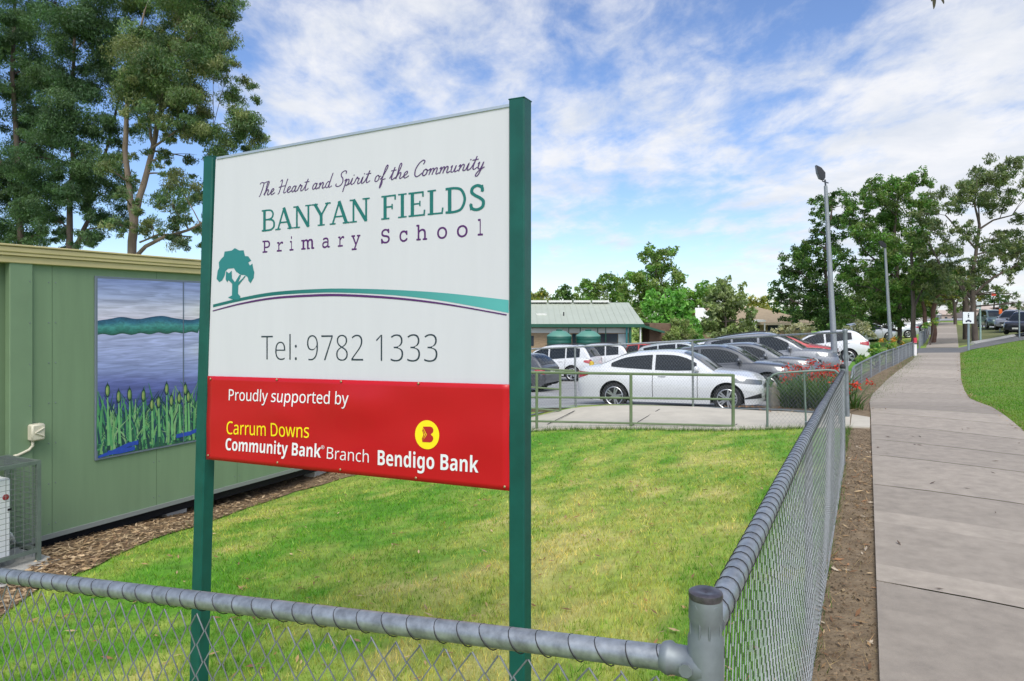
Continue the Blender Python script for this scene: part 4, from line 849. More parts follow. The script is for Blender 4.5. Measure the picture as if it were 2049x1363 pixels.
# ================================================================ RAMP RAILINGS, GATE, CAR PARK FENCE
sage = M('sage_green_rail', (.135, .185, .095), .5, .1, var=.2, scale=8)
def ppx(px, py, Y): return at(px, py, Y)
rl = thing('ramp_railing', ghit(1467, 861), 'sage green tubular handrail along the lawn edge of the concrete ramp', 'railing', 'ramp railings')
Yr = lambda px: np.interp(px, [600, 1070, 1467], [13.2, 12.75, 12.2])
def rail(mb, pts, r=.026, n=8): mb.tube([ppx(x, y, Yr(x)) for x, y in pts], r, n)
mb = MB(); rail(mb, [(600, 737), (1075, 745.5), (1262, 748), (1467, 751)]); smooth_angle(mb.build('handrail', sage, rl))
mb = MB(); rail(mb, [(600, 793), (1075, 795), (1262, 796.5), (1464, 799)], .02); smooth_angle(mb.build('middle_rail', sage, rl))
mb = MB(); rail(mb, [(600, 838), (1075, 843), (1262, 847), (1464, 852)], .02); smooth_angle(mb.build('bottom_rail', sage, rl))
for x, y0, y1 in ((700, 738, 868), (890, 741, 867), (1074, 745, 868), (1262.5, 748, 866), (1467, 749, 864)):
    mb = MB(); p, q = ppx(x, y0, Yr(x)+.001), ppx(x, y1, Yr(x)+.001); q.z = min(q.z, gz(q.x, q.y))
    mb.box((p+q)/2, (.05, .05, (p-q).length), bev=.006); mb.build('post', sage, rl)
r2 = thing('ramp_railing', ghit(1121, 824), 'shorter sage green handrail on the car park side of the ramp', 'railing', 'ramp railings')
Y2 = lambda px: np.interp(px, [600, 1121], [15.6, 15.1])
for nm, pts, r in (('handrail', [(600, 727), (1063, 737), (1122, 741), (1150, 742)], .024), ('middle_rail', [(600, 766), (1063, 775), (1121, 779)], .02), ('bottom_rail', [(600, 806), (1063, 817), (1121, 822.5)], .02)):
    mb = MB(); mb.tube([ppx(x, y, Y2(x)) for x, y in pts], r, 8); smooth_angle(mb.build(nm, sage, r2))
for x, y0, y1 in ((760, 731, 824), (940, 735, 825), (1121, 741, 826)):
    p, q = ppx(x, y0, Y2(x)), ppx(x, y1, Y2(x)); mb = MB(); mb.box((p+q)/2, (.05, .05, (p-q).length), bev=.006); mb.build('post', sage, r2)
mb = MB(); p = ppx(1121, 825.5, 15.1); mb.box(p+Vector((.03, -.03, -.01)), (.2, .14, .025)); mb.build('foot_plate', sage, r2)
# gate: bent pipe with chain link
gateg = M('gate_pipe', (.17, .22, .19), .5, .35, var=.2, scale=8)
gt = thing('gate', ghit(1535, 858), 'open pipe gate with rounded top corners and chain link infill by the flower bed', 'gate')
Yg = lambda px: np.interp(px, [1535, 1677], [11.95, 11.75]); g_ = lambda x, y: ppx(x, y, Yg(x))
out = [(1535.5, 858), (1535.5, 790), (1536, 766), (1540, 757), (1547, 750), (1558, 746.5), (1580, 745), (1620, 742.5), (1655, 740.5), (1670, 741.5), (1677, 747), (1680, 758), (1680, 800), (1680, 851)]
mb = MB(); mb.tube([g_(*p) for p in out], .02, 10); mb.tube([g_(1535.5, 857), g_(1680, 851)], .018, 8); smooth_angle(mb.build('frame', gateg, gt), 50)
mb = MB(); mb.tube([g_(1609, 744), g_(1613, 854)], .016, 8); smooth_angle(mb.build('upright', gateg, gt))
gl, gr2 = g_(1535.5, 800), g_(1680, 800); gd = (gr2-gl); gln = gd.length; gd.normalize()
zt_ = g_(1600, 743).z; zb_ = g_(1600, 854).z
mb = MB(); netting(mb, lambda s, h, o: Vector((gl.x+gd.x*s, gl.y+gd.y*s+o, h)), .03, gln-.02, lambda s: zt_-.02-(.10*max(0, 1-s/.12)**2), lambda s: zb_+.01, d=.07, step=.04, r=.0018, seed=4); mb.build('wire_netting', wire_m, gt)
# chain-link car park fence
cf = thing('chain_link_fence', ghit(1692, 831), 'tall sagging chain link fence between the ramp and the parked cars', 'fence', 'chain link fences')
Yc = lambda px: np.interp(px, [500, 1150, 1385, 1692], [17.0, 15.62, 15.2, 12.4])
topl = [(500, 735), (800, 715), (1063, 698.5), (1150, 694.5), (1385, 681.5), (1550, 672), (1688, 664.5)]
mb = MB(); tp3 = [ppx(x, y, Yc(x)) for x, y in topl]; mb.tube(tp3, .021, 8); smooth_angle(mb.build('top_rail', galv, cf))
botl = [(500, 822), (1150, 815), (1385, 815.5), (1560, 820), (1688, 829)]
mb = MB(); bp3 = [ppx(x, y, Yc(x)) for x, y in botl]; mb.tube(bp3, .02, 6); mb.build('bottom_rail', galv_dull, cf)
for x, y0, y1, r in ((700, 720, 825, .02), (900, 709, 822, .02), (1150.5, 694, 818, .024), (1385.5, 681, 818, .024)):
    mb = MB(); mb.tube([ppx(x, y0, Yc(x)), ppx(x+1.5, y1, Yc(x))], r, 8); smooth_angle(mb.build('post', galv, cf))
mb = MB(); mb.tube([ppx(1691, 663, 12.35), ppx(1696, 834, 12.35)], .037, 12); smooth_angle(mb.build('end_post', galv_dull, cf)); mb = MB(); mb.lathe([(.045, 0), (.045, .03), (.03, .05), (0, .055)], ppx(1691, 664, 12.35), 12); mb.build('cap', galv_dull, cf)
px_s = np.linspace(500, 1686, 400); X_ = np.array([tuple(ppx(x, np.interp(x, *zip(*topl)), Yc(x))) for x in px_s]); B3 = np.array([ppx(x, np.interp(x, *zip(*botl)), Yc(x)).z for x in px_s])
Sx = np.concatenate([[0], np.cumsum(np.linalg.norm(np.diff(X_[:, :2], axis=0), axis=1))])
fcf = lambda s, h, o: Vector((float(np.interp(s, Sx, X_[:, 0])), float(np.interp(s, Sx, X_[:, 1]))+o, h))
mb = MB(); netting(mb, fcf, .02, Sx[-1], lambda s: float(np.interp(s, Sx, X_[:, 2]))-.015, lambda s: float(np.interp(s, Sx, B3)), d=.068, step=.042, r=.0015, seed=8, n=3); mb.build('wire_netting', M('dark_wire', (.16, .18, .19), .5, .5), cf)
kb = MB(); kb.tube([p+Vector((0, .02, -.06)) for p in bp3], .05, 4); tag(kb.build('timber_kerb', M('kerb_timber', (.16, .13, .09), .9, var=.4, scale=12)), 'weathered timber edging along the foot of the car park fence', 'edging')
# low fence beside the path
def low_fence(pts, Y, label, h=.62, n_post=10, cur=True):
    f = thing('pipe_fence', ghit(*pts[0]), label, 'fence', 'low pipe fences'); 
    base = [ghit(*p) for p in pts]; a = along([tuple(b)[:2] for b in base], 60); zz = gz_np(a); 
    top = [Vector((p[0], p[1], z+h)) for p, z in zip(a, zz)]
    if cur:
        L_ = np.concatenate([[0], np.cumsum(np.linalg.norm(np.diff(a, axis=0), axis=1))])
        for i in range(60):
            if L_[i] < .55: top[i].z -= .34*(1-math.sqrt(max(0, 1-(1-L_[i]/.55)**2)))
        top = [Vector((top[0].x, top[0].y, zz[0]-.02))]+top
    mb = MB(); mb.tube(top, .027, 8); smooth_angle(mb.build('top_rail', galv_dull, f), 60)
    for i in np.linspace(2, 59, n_post).astype(int):
        mb = MB(); mb.tube([(a[i, 0], a[i, 1], zz[i]-.1), (a[i, 0], a[i, 1], zz[i]+h)], .028, 8); smooth_angle(mb.build('post', galv, f))
    L_ = np.concatenate([[0], np.cumsum(np.linalg.norm(np.diff(a, axis=0), axis=1))])
    mb = MB(); netting(mb, lambda s, hh, o: Vector((float(np.interp(s, L_, a[:, 0]))+o, float(np.interp(s, L_, a[:, 1])), hh)), .12, L_[-1], lambda s: float(np.interp(s, L_, zz))+h, lambda s: float(np.interp(s, L_, zz)), d=.085, step=.05, r=.003, n=3, seed=6); mb.build('wire_netting', wire_m, f)
low_fence([(1703, 783), (1722, 769), (1750, 752), (1790, 732), (1826, 713)], 14, 'low galvanised fence with curved end beside the concrete path', .66, 11)
low_fence([(1838, 702), (1848, 690), (1860, 672), (1872, 656), (1880, 645)], 35, 'low galvanised fence beyond the driveway beside the rising path', .95, 9, False)
# white marker post with red head
p = ghit(1831, 713); mk = thing('marker_post', p, 'white marker post with red head at the end of the low fence', 'marker post')
hm = (713-676)/F*p.y; mb = MB(); mb.box(p+Vector((0, 0, hm*.36)), (.13, .10, hm*.72), bev=.01); mb.build('shaft', M('marker_white', (.75, .72, .72), .6, var=.1), mk)
mb = MB(); mb.box(p+Vector((0, 0, hm*.86)), (.14, .11, hm*.27), bev=.012); mb.build('head', M('marker_red', (.52, .04, .07), .5), mk); mb = MB(); mb.box(p+Vector((0, -.004, hm*.68)), (.128, .10, .05)); mb.build('band', void_m, mk)
# ================================================================ LAMP POSTS
polem = M('lamp_post_steel', (.30, .32, .34), .5, .35, var=.15, scale=2)
def lamp(px, py, pxt, pyt, Y, r0, r1, hp, label):
    b = at(px, py, Y); b.z = min(b.z, gz(b.x, b.y)); t = at(pxt, pyt, Y); o = thing('lamp_post', b, label, 'lamp post', 'car park lamp posts')
    mb = MB(); mb.tube([b+(t-b)*k/6 for k in range(7)], [r0+(r1-r0)*k/6 for k in range(7)], 10); smooth_angle(mb.build('pole', polem, o), 50)
    mb = MB(); mb.lathe([(r0*1.9, 0), (r0*1.9, .02), (r0*1.1, .03)], b, 12); mb.build('base_plate', polem, o)
    mb = MB(); mb.tube([t, t+Vector((-.02, 0, .22))], r1*.5, 8); mb.tube([t+Vector((-.12, 0, .17)), t+Vector((.10, 0, .10))], r1*.35, 6); mb.build('bracket', M('bracket_steel', (.07, .08, .10), .5, .4), o)
    hh = MB(); q = [at(x, y, Y) for x, y in hp]; nrm_ = Vector((.25, 1, .12)).normalized()*.16; hh.prism([p-nrm_ for p in q], nrm_*2); hm_ = hh.build('floodlight', M('floodlight_housing', (.035, .037, .042), .45, .3), o)
    g = MB(); c = sum(q, Vector())/len(q); qq = [c+(p-c)*.8-nrm_*1.03 for p in q]; g.poly(qq); g.build('lens', M('floodlight_lens', (.02, .02, .022), .35), hm_); return o
lamp(1672, 752, 1652, 372, 24.8, .115, .06, [(1632, 331), (1642, 336), (1650, 346), (1650, 356), (1647, 361), (1639, 358), (1634, 346)], 'tall steel lamp post with black floodlight behind the flower bed')
lamp(1783, 698, 1771, 497, 47, .135, .075, [(1758, 483), (1764, 482), (1772, 488), (1772, 494), (1766, 495), (1760, 489)], 'lamp post farther along the low fence against the trees')
# ================================================================ SIGNS AND SMALL THINGS UP THE PATH
steel = M('sign_post_steel', (.30, .36, .38), .5, .4)
p = ghit(1938, 702); ps_ = thing('path_sign', p, 'small white pedestrian and cycle sign on a grey post beside the path', 'sign')
Yp = p.y; mb = MB(); mb.tube([p-Vector((0, 0, .2)), at(1938, 626, Yp)], .05, 8); smooth_angle(mb.build('post', steel, ps_))
q = [at(1927, 647.5, Yp-.08), at(1949, 647.5, Yp-.08), at(1949, 624.5, Yp-.08), at(1927, 624.5, Yp-.08)]
mb = MB(); mb.prism(q, (0, .02, 0)); pl2 = mb.build('panel', M('path_sign_white', (.72, .74, .78), .5, var=.05), ps_)
mb = MB(); Z_ = lambda x, y: at(x, y, Yp-.086)
def disc(mb, cx_, cy_, r, n=12): mb.poly([Z_(cx_+r*math.cos(2*math.pi*k/n), cy_+r*math.sin(2*math.pi*k/n)) for k in range(n)][::-1])
disc(mb, 1938, 628, 1.2); mb.poly([Z_(1936, 637.5), Z_(1937.3, 634), Z_(1936.2, 630), Z_(1939.8, 630), Z_(1938.9, 634), Z_(1940.2, 637.5), Z_(1938.2, 635)])
mb.build('walker_symbol', M('symbol_black', (.03, .03, .05), .6), pl2)
mb = MB()
for c in (1934, 1942): disc(mb, c, 643, 2.0)
mb.poly([Z_(1934, 643.4), Z_(1942, 643.4), Z_(1940, 639.6), Z_(1936, 639.6)]); mb.build('cycle_symbol', M('symbol_navy', (.04, .04, .08), .6), pl2)
p = at(1962, 680, 44); p.z = gz(p.x, p.y); pp = thing('street_sign', p, 'slim pale green pole with a blank white plate beside the gum trunk', 'sign'); Yp = p.y
mb = MB(); mb.tube([p-Vector((0, 0, .2)), at(1961, 604, Yp)], .055, 8); smooth_angle(mb.build('post', M('pale_green_pole', (.32, .45, .42), .5, .2), pp))
mb = MB(); mb.prism([at(1954, 618, Yp-.1), at(1962.5, 618, Yp-.1), at(1962.5, 604, Yp-.1), at(1954, 604, Yp-.1)], (0, .03, 0)); mb.build('plate', M('pale_plate', (.62, .68, .70), .5), pp)
p = at(2040, 664, 48); p.z = min(p.z, gz(p.x, p.y)); bo = thing('street_sign', p, 'grey post with a dark narrow plate by the road kerb', 'sign'); mb = MB(); mb.tube([p-Vector((0, 0, .3)), at(2039, 603, 48)], .045, 8); smooth_angle(mb.build('post', steel, bo))
mb = MB(); mb.prism([at(2037, 616, 47.9), at(2041, 616, 47.9), at(2041, 602, 47.9), at(2037, 602, 47.9)], (0, .03, 0)); mb.build('plate', void_m, bo)
p = at(2001, 648, 62); p.z = min(p.z, gz(p.x, p.y)); cb = thing('crossing_flag', p, 'orange crossing flag on a tall pole with a red and white board', 'flag'); mb = MB(); mb.tube([p-Vector((0, 0, .3)), at(2000, 586, 62)], .05, 8); smooth_angle(mb.build('pole', steel, cb))
mb = MB(); o_m = M('flag_orange', (.75, .14, .02), .6); mb.prism([at(1999.5, 629, 61.9), at(2006, 627, 61.9), at(2005, 618, 61.9), at(1999.5, 619, 61.9)], (.02, .12, 0)); mb.build('flag', o_m, cb)
mb = MB(); mb.prism([at(1984, 599, 62), at(1998, 600, 62), at(1998, 585, 62), at(1984, 585, 62)], (.02, .1, 0)); mb.build('board', M('board_white', (.70, .72, .74), .5), cb); mb = MB(); mb.prism([at(1984, 592, 61.97), at(1994, 592.5, 61.97), at(1993, 586.5, 61.97), at(1984, 586.5, 61.97)], (0, .02, 0)); mb.build('red_mark', M('board_red', (.62, .06, .03), .5), cb)
# distant pedestrian: one skinned body with clothing colours
p = at(1969, 643, 68); g = gz(p.x, p.y); p = Vector((p.x, p.y, g+.04))
import bmesh
def person(p, h, rz, label):
    s = h/1.7; J = [(0, 0, .93, .13), (0, 0, 1.15, .125), (0, 0, 1.38, .15), (0, 0, 1.48, .055), (0, .01, 1.56, .075), (0, .01, 1.66, .085), (.09, 0, .88, .085), (.11, .03, .48, .06), (.11, -.02, .08, .045), (.11, .1, .03, .04), (-.09, 0, .88, .085), (-.1, -.05, .48, .06), (-.1, .02, .08, .045), (-.1, .13, .03, .04), (.19, 0, 1.36, .06), (.24, 0, 1.1, .045), (.2, .1, .88, .035), (.19, .13, .80, .04), (-.19, 0, 1.36, .06), (-.24, -.02, 1.1, .045), (-.22, .08, .88, .035), (-.21, .11, .80, .04)]
    E_ = [(0, 1), (1, 2), (2, 3), (3, 4), (4, 5), (0, 6), (6, 7), (7, 8), (8, 9), (0, 10), (10, 11), (11, 12), (12, 13), (2, 14), (14, 15), (15, 16), (16, 17), (2, 18), (18, 19), (19, 20), (20, 21)]
    me = bpy.data.meshes.new('person'); me.from_pydata([(x*s, y*s, z*s) for x, y, z, r in J], E_, []); o = link('person', me, [M('pink_top', (.62, .38, .42), .8), M('dark_trousers', (.05, .04, .06), .8), M('skin', (.45, .27, .2), .6), M('dark_hair', (.03, .02, .02), .7)])
    sk = o.modifiers.new('skin', 'SKIN'); sub = o.modifiers.new('smooth', 'SUBSURF'); sub.levels = sub.render_levels = 1
    for v, jt in zip(me.skin_vertices[0].data, J): v.radius = (jt[3]*s, jt[3]*s)
    me.skin_vertices[0].data[0].use_root = True
    o2 = bpy.context.evaluated_depsgraph_get(); o2.update(); m2 = bpy.data.meshes.new_from_object(o.evaluated_get(o2)); o.modifiers.clear(); o.data = m2
    for m_ in me.materials: 
        if len(m2.materials) < 4: m2.materials.append(m_)
    for f_ in m2.polygons:
        z = f_.center.z/s; x = abs(f_.center.x/s); f_.material_index = 2 if (z > 1.44 or (z < .86 and x > .16)) else (0 if z > .9 else 1); f_.use_smooth = True
        if z > 1.62 or (z > 1.5 and f_.center.y < -.02): f_.material_index = 3
    o.location = p; o.rotation_euler = (0, 0, rz); tag(o, label, 'person'); return o
person(p, 1.68, 2.6, 'person in a pink top and dark trousers standing by the parked cars on the road')

b = at(1184, 722, 31.5); b.z = gz(b.x, b.y); yb = thing('bollard', b, 'short yellow bollard between the two white four wheel drives', 'bollard'); mb = MB(); mb.lathe([(.11, 0), (.11, .85), (.09, .93), (0, .96)], b, 14); smooth_angle(mb.build('post', M('yellow_bollard', (.62, .42, .03), .5, var=.15), yb)); mb = MB(); mb.lathe([(.112, .62), (.112, .72)], b, 14); mb.build('band', lw, yb)
# ================================================================ CARS
glassm = M('car_glass', (.008, .012, .016), .05, spec=.45, coat=.0)
chrome = M('alloy_rim', (.55, .56, .58), .28, .85); lampm = M('headlamp', (.13, .14, .15), .08, .4, coat=1); redl = M('tail_lamp', (.35, .012, .02), .15, coat=.8); trimb = M('black_trim', (.02, .02, .022), .5)
plate_m = M('number_plate', (.65, .65, .6), .5)
def paintm(name, col, met=.0): return M(name, col, .28, met, coat=.8, spec=.5)
PAINT = {'white': paintm('white_paint', (.64, .65, .66)), 'darkgrey': paintm('dark_grey_paint', (.085, .09, .10), .35), 'silver': paintm('silver_paint', (.24, .25, .27), .4), 'grey': paintm('grey_paint', (.15, .16, .175), .4),
         'red': paintm('red_paint', (.50, .035, .03)), 'black': paintm('black_paint', (.016, .016, .02)), 'pale': paintm('pale_silver_paint', (.48, .52, .52), .3), 'green': paintm('dark_green_paint', (.10, .15, .13), .3)}
KIND = {
 'sedan': dict(L=4.95, W=1.87, wr=.335, wx=(1.44, -1.40), sill=.20, top=[(-2.475, .55), (-2.46, .80), (-2.40, .98), (-2.25, 1.055), (-1.75, 1.085), (-1.2, 1.03), (0, .97), (.95, .985), (1.46, .945), (1.86, .885), (2.06, .82), (2.19, .71), (2.26, .50)],
      hw=[(-2.475, .66), (-2.40, .79), (-2.1, .88), (-1.4, .93), (0, .935), (1.4, .93), (1.78, .89), (2.02, .79), (2.19, .66), (2.26, .52)], bot=[(-2.475, .40), (-2.3, .27), (-1.9, .21), (1.9, .19), (2.1, .2), (2.26, .30)],
      roof=[(-1.95, 1.06), (-1.58, 1.225), (-1.15, 1.395), (-.6, 1.462), (-.1, 1.475), (.3, 1.435), (.66, 1.29), (1.02, 1.045), (1.14, .965)], win=[(-1.50, -.42), (-.34, .70)], ws=(.34, 1.10), rw=(-1.88, -.95), gw=(.80, .60)),
 'suv': dict(L=4.6, W=1.86, wr=.36, wx=(1.38, -1.34), sill=.27, top=[(-2.3, .60), (-2.28, .92), (-2.22, 1.06), (-1.9, 1.10), (-1, 1.07), (0, 1.03), (1.0, 1.05), (1.6, 1.00), (2.05, .90), (2.25, .74), (2.3, .58)],
      hw=[(-2.3, .72), (-2.22, .84), (-1.9, .91), (-1.3, .93), (1.3, .93), (1.85, .88), (2.15, .76), (2.3, .6)], bot=[(-2.3, .42), (-2.1, .30), (-1.8, .27), (1.8, .27), (2.15, .28), (2.3, .40)],
      roof=[(-2.24, 1.06), (-2.12, 1.25), (-1.95, 1.52), (-1.7, 1.62), (-1, 1.69), (-.2, 1.70), (.3, 1.63), (.7, 1.45), (1.2, 1.10), (1.3, 1.04)], win=[(-1.72, -1.05), (-.98, -.18), (-.10, .82)], ws=(.42, 1.26), rw=(-2.22, -1.80), gw=(.80, .62)),
 'hatch': dict(L=4.2, W=1.76, wr=.315, wx=(1.28, -1.24), sill=.22, top=[(-2.1, .55), (-2.08, .85), (-2.02, .98), (-1.7, 1.02), (-1, 1.0), (0, .95), (.9, .96), (1.4, .88), (1.8, .76), (2.02, .62), (2.1, .48)],
      hw=[(-2.1, .68), (-2.0, .80), (-1.7, .86), (-1.2, .88), (1.2, .88), (1.65, .83), (1.95, .70), (2.1, .54)], bot=[(-2.1, .38), (-1.9, .25), (-1.6, .22), (1.6, .21), (1.95, .23), (2.1, .34)],
      roof=[(-2.0, .99), (-1.85, 1.17), (-1.6, 1.38), (-1.2, 1.46), (-.5, 1.50), (.0, 1.46), (.4, 1.33), (.95, 1.02), (1.08, .955)], win=[(-1.45, -.42), (-.34, .68)], ws=(.2, 1.02), rw=(-1.96, -1.5), gw=(.75, .57))}
def car_parts(kind, paint):
    K = KIND[kind]; I = lambda t, x: float(np.interp(x, *zip(*t))); R = K['wr']; RA = R+.065; XR, XF = K['top'][0][0], K['top'][-1][0]; gb, gtw = K['gw']
    smooth = lambda t: spline(t, 5); top, hw, roof = (sorted(smooth(K[k])) for k in ('top', 'hw', 'roof')); bot = K['bot']
    TOP = lambda x: I(top, x); HW = lambda x: I(hw, x); ROOF = lambda x: I(roof, x)
    def BOT(x):
        b = I(bot, x)
        for w in K['wx']:
            if abs(x-w) < RA: b = max(b, R+math.sqrt(max(0, RA*RA-(x-w)**2)))
        return b
    prof = lambda f: 1-.055*(1-min(1, max(0, f))/.42 if f < .42 else 0)-(.0 if f < .55 else .09*((min(f, 1)-.55)/.45)**2)
    def YS(x, z): b, t = I(bot, x), TOP(x)-.05; return HW(x)*prof((z-b)/(t-b))
    xs = sorted(set([round(v, 3) for v in np.linspace(XR, XF, 70)]+[round(w+RA*math.cos(a), 3) for w in K['wx'] for a in np.linspace(0, math.pi, 21)]+[XR+.015, XR+.04, XF-.015, XF-.04]))
    fr = [0, .12, .27, .42, .6, .8, 1.0]; V = []; Fs = []
    for x in xs:
        b, t = BOT(x), TOP(x); t2 = t-.05; b = min(b, t2-.03); row = [(x, YS(x, b+(t2-b)*f), b+(t2-b)*f) for f in fr]; h = row[-1][1]
        row += [(x, h-.035, t-.018), (x, h-.11, t), (x, h*.5, t+.018), (x, 0, t+.024)]; row = row+[(p[0], -p[1], p[2]) for p in row[-2::-1]]; V += row
    n = 21
    for i in range(len(xs)-1):
        for j in range(n-1): Fs.append((i*n+j, i*n+j+1, (i+1)*n+j+1, (i+1)*n+j))
    Fs += [tuple(range(n)), tuple((len(xs)-1)*n+k for k in range(n))[::-1]]
    out = []; mb = MB(); mb.add(V, Fs)
    # cabin shell
    rx0, rx1 = roof[0][0], roof[-1][0]; xr = np.linspace(rx0, rx1, 34); zmx = max(z for x, z in roof); V = []; Fs = []
    def EDGE(x, z): zb_ = TOP(x); return gb-(gb-gtw)*min(1, max(0, (z-zb_)/(zmx-zb_)))
    base_w = lambda x: min(gb, HW(x)-.09)
    for x in xr:
        zb_, zr_ = TOP(x)-.03, max(ROOF(x), TOP(x)-.02); e0 = EDGE(x, TOP(x)); e1 = EDGE(x, zr_)
        row = [(x, e0, zb_), (x, (e0+e1)/2+.008, (zb_+zr_-.05)/2), (x, e1+.01, zr_-.06), (x, e1-.02, zr_-.018), (x, e1-.10, zr_), (x, e1*.45, zr_+.02), (x, 0, zr_+.025)]; V += row+[(p[0], -p[1], p[2]) for p in row[-2::-1]]
    n = 13
    for i in range(len(xr)-1):
        for j in range(n-1): Fs.append((i*n+j, i*n+j+1, (i+1)*n+j+1, (i+1)*n+j))
    Fs += [tuple(range(n)), tuple((len(xr)-1)*n+k for k in range(n))[::-1]]
    mb.add(V, Fs); out.append(('body', mb, paint, 42, None))
    # windows
    for (a, b) in K['win']:
        for sgn in (1, -1):
            mb = MB(); st = np.linspace(a, b, 16); V = []
            for x in st:
                z0, z1 = TOP(x)+.03, ROOF(x)-.085
                # raked pillars
                z1 = max(z1, z0+.004)
                for k in range(4): z = z0+(z1-z0)*k/3; f = (z-(TOP(x)-.03))/(ROOF(x)-.06-(TOP(x)-.03)); y = EDGE(x, TOP(x))*(1-f)+(EDGE(x, ROOF(x))+.01)*f+.008*(1-abs(2*f-1)); V.append((x, sgn*(y+.008), z))
            mb.add(V, [(i*4+j, i*4+j+1, (i+1)*4+j+1, (i+1)*4+j)[::sgn] for i in range(15) for j in range(3)]); out.append(('window', mb, glassm, 0, None))
    for nm, (a, b) in (('windscreen', K['ws']), ('tailgate_window' if kind != 'sedan' else 'window', K['rw'])):
        mb = MB(); V = []; st = np.linspace(a, b, 10)
        for x in st:
            zr_ = ROOF(x); e1 = EDGE(x, zr_); dzx = (ROOF(x+.02)-ROOF(x-.02))/.04; nx_, nz_ = -dzx, 1; l = math.hypot(nx_, nz_); nx_, nz_ = nx_/l*.012, nz_/l*.012
            for y in (-.9, -.5, 0, .5, .9): V.append((x+nx_, y*(e1-.05), zr_+nz_+(.025 if y == 0 else .018 if abs(y) < .6 else -.002)))
        mb.add(V, [(i*5+j, i*5+j+1, (i+1)*5+j+1, (i+1)*5+j) for i in range(9) for j in range(4)]); out.append((nm, mb, glassm, 60, None))
    # surface patches on the flanks
    def patch(x0, x1, lo, hi, lift=.006, sides=(1, -1), n=10):
        mbs = []
        for sgn in sides:
            mb = MB(); V = []
            for x in np.linspace(x0, x1, n):
                a = (x-x0)/(x1-x0); z0, z1 = lo(a), hi(a)
                for k in range(3): z = z0+(z1-z0)*k/2; V.append((x+(lift if x > 0 else -lift)*.7, sgn*(YS(x, z)+lift), z))
            mb.add(V, [(i*3+j, i*3+j+1, (i+1)*3+j+1, (i+1)*3+j)[::sgn] for i in range(n-1) for j in range(2)]); mbs.append(mb)
        return mbs
    f = XF; hl = TOP(f-.42)
    for mb in patch(f-.68, f-.05, lambda a: hl-.15-.07*a, lambda a: hl-.055-.06*a*a): out.append(('headlight', mb, lampm, 60, None))
    for mb in patch(XR+.02, XR+.36, lambda a: TOP(XR+.3)-.30+.10*a, lambda a: TOP(XR+.3)-.10-.02*a): out.append(('tail_light', mb, redl, 60, None))
    for mb in patch(f-.42, f-.06, lambda a: .33+.02*a, lambda a: .36+.11*a): out.append(('fog_vent', mb, trimb, 0, None))
    mb = MB()
    for (a, b) in K['win']:
        xd = b+.04
        for sgn in (1, -1): mb.tube([(xd, sgn*(YS(xd, z)+.001), z) for z in np.linspace(.32, TOP(xd)-.04, 7)], .008, 4)
    for sgn in (1, -1): mb.tube([(x, sgn*(YS(x, .31)+.001), .31) for x in np.linspace(K['wx'][1]+.5, K['wx'][0]-.5, 10)], .008, 4)
    out.append(('door_gap', mb, trimb, 0, None))
    for (a, b) in K['win'][-2:]:
        for sgn in (1, -1):
            mb = MB(); zc = TOP(a)-.12; mb.box((a+.20, sgn*(YS(a+.2, zc)+.014), zc), (.20, .03, .032), bev=.012); out.append(('handle', mb, paint, 30, None))
    for sgn in (1, -1):
        mb = MB(); xm = K['win'][-1][1]+.02; zm = TOP(xm)+.07; mb.box((xm, sgn*(gb+.09), zm), (.13, .20, .14), bev=.045); mb.box((xm, sgn*(gb+.0), zm-.04), (.07, .12, .035)); out.append(('mirror', mb, paint, 50, None))
    mb = MB(); mb.box(((XF+XR)/2, 0, .42), (XF-XR-.7, K['W']-.42, .42)); out.append(('underbody', mb, void_m, 0, None))
    mb = MB(); mb.box((f+.002, 0, TOP(f-.1)-.11), (.03, .66, .10), bev=.01); mb.box((f-.01, 0, .36), (.03, .8, .10), bev=.01); out.append(('grille', mb, trimb, 0, None))
    for x_ in (f+.012, XR-.008):
        mb = MB(); mb.box((x_, 0, .50 if x_ > 0 else .78), (.02, .37, .12)); out.append(('number_plate', mb, plate_m, 0, None))
    for w in K['wx']:
        for sgn in (1, -1):
            c = (w, sgn*(HW(w)-.115), R); mb = MB(); mb.lathe([(R*.62, -.1), (R*.93, -.1), (R, -.07), (R, .07), (R*.93, .098), (R*.72, .10), (R*.70, .06), (R*.70, -.1)], c, 28, 'y')
            rm = MB(); rm.lathe([(R*.70, .0), (R*.72, .102), (R*.69, .108), (R*.65, .10), (R*.64, .0)], (c[0], c[1], c[2]), 28, 'y') if sgn > 0 else rm.lathe([(R*.70, .0), (R*.72, -.102), (R*.69, -.108), (R*.65, -.10), (R*.64, 0)], c, 28, 'y')
            for k in range(10):
                q = 2*math.pi*(k//2)/5+(.17 if k % 2 else -.17); d = Vector((math.cos(q), 0, math.sin(q))); s_ = Vector((-d.z, 0, d.x)); cc = Vector(c)+Vector((0, sgn*.085, 0))
                a, b = cc+d*R*.10, cc+d*R*.67; rm.prism([a-s_*.022, a+s_*.022, b+s_*.018, b-s_*.018], (0, sgn*.018, 0))
            rm.lathe([(R*.16, 0), (R*.14, sgn*.115), (0, sgn*.118)], c, 14, 'y'); dk = MB(); dk.lathe([(0, sgn*.03), (R*.66, sgn*.031)], c, 24, 'y')
            out.append(('wheel', mb, black, 40, [('rim', rm, chrome, 35), ('brake_disc', dk, trimb, 0)]))
    if kind == 'suv':
        for sgn in (1, -1):
            mb = MB(); mb.tube([(x, sgn*(gtw-.04), ROOF(x)+.05) for x in np.linspace(-1.6, .1, 8)], .018, 6); out.append(('roof_rail', mb, trimb, 50, None))
    return out
CARS = {}
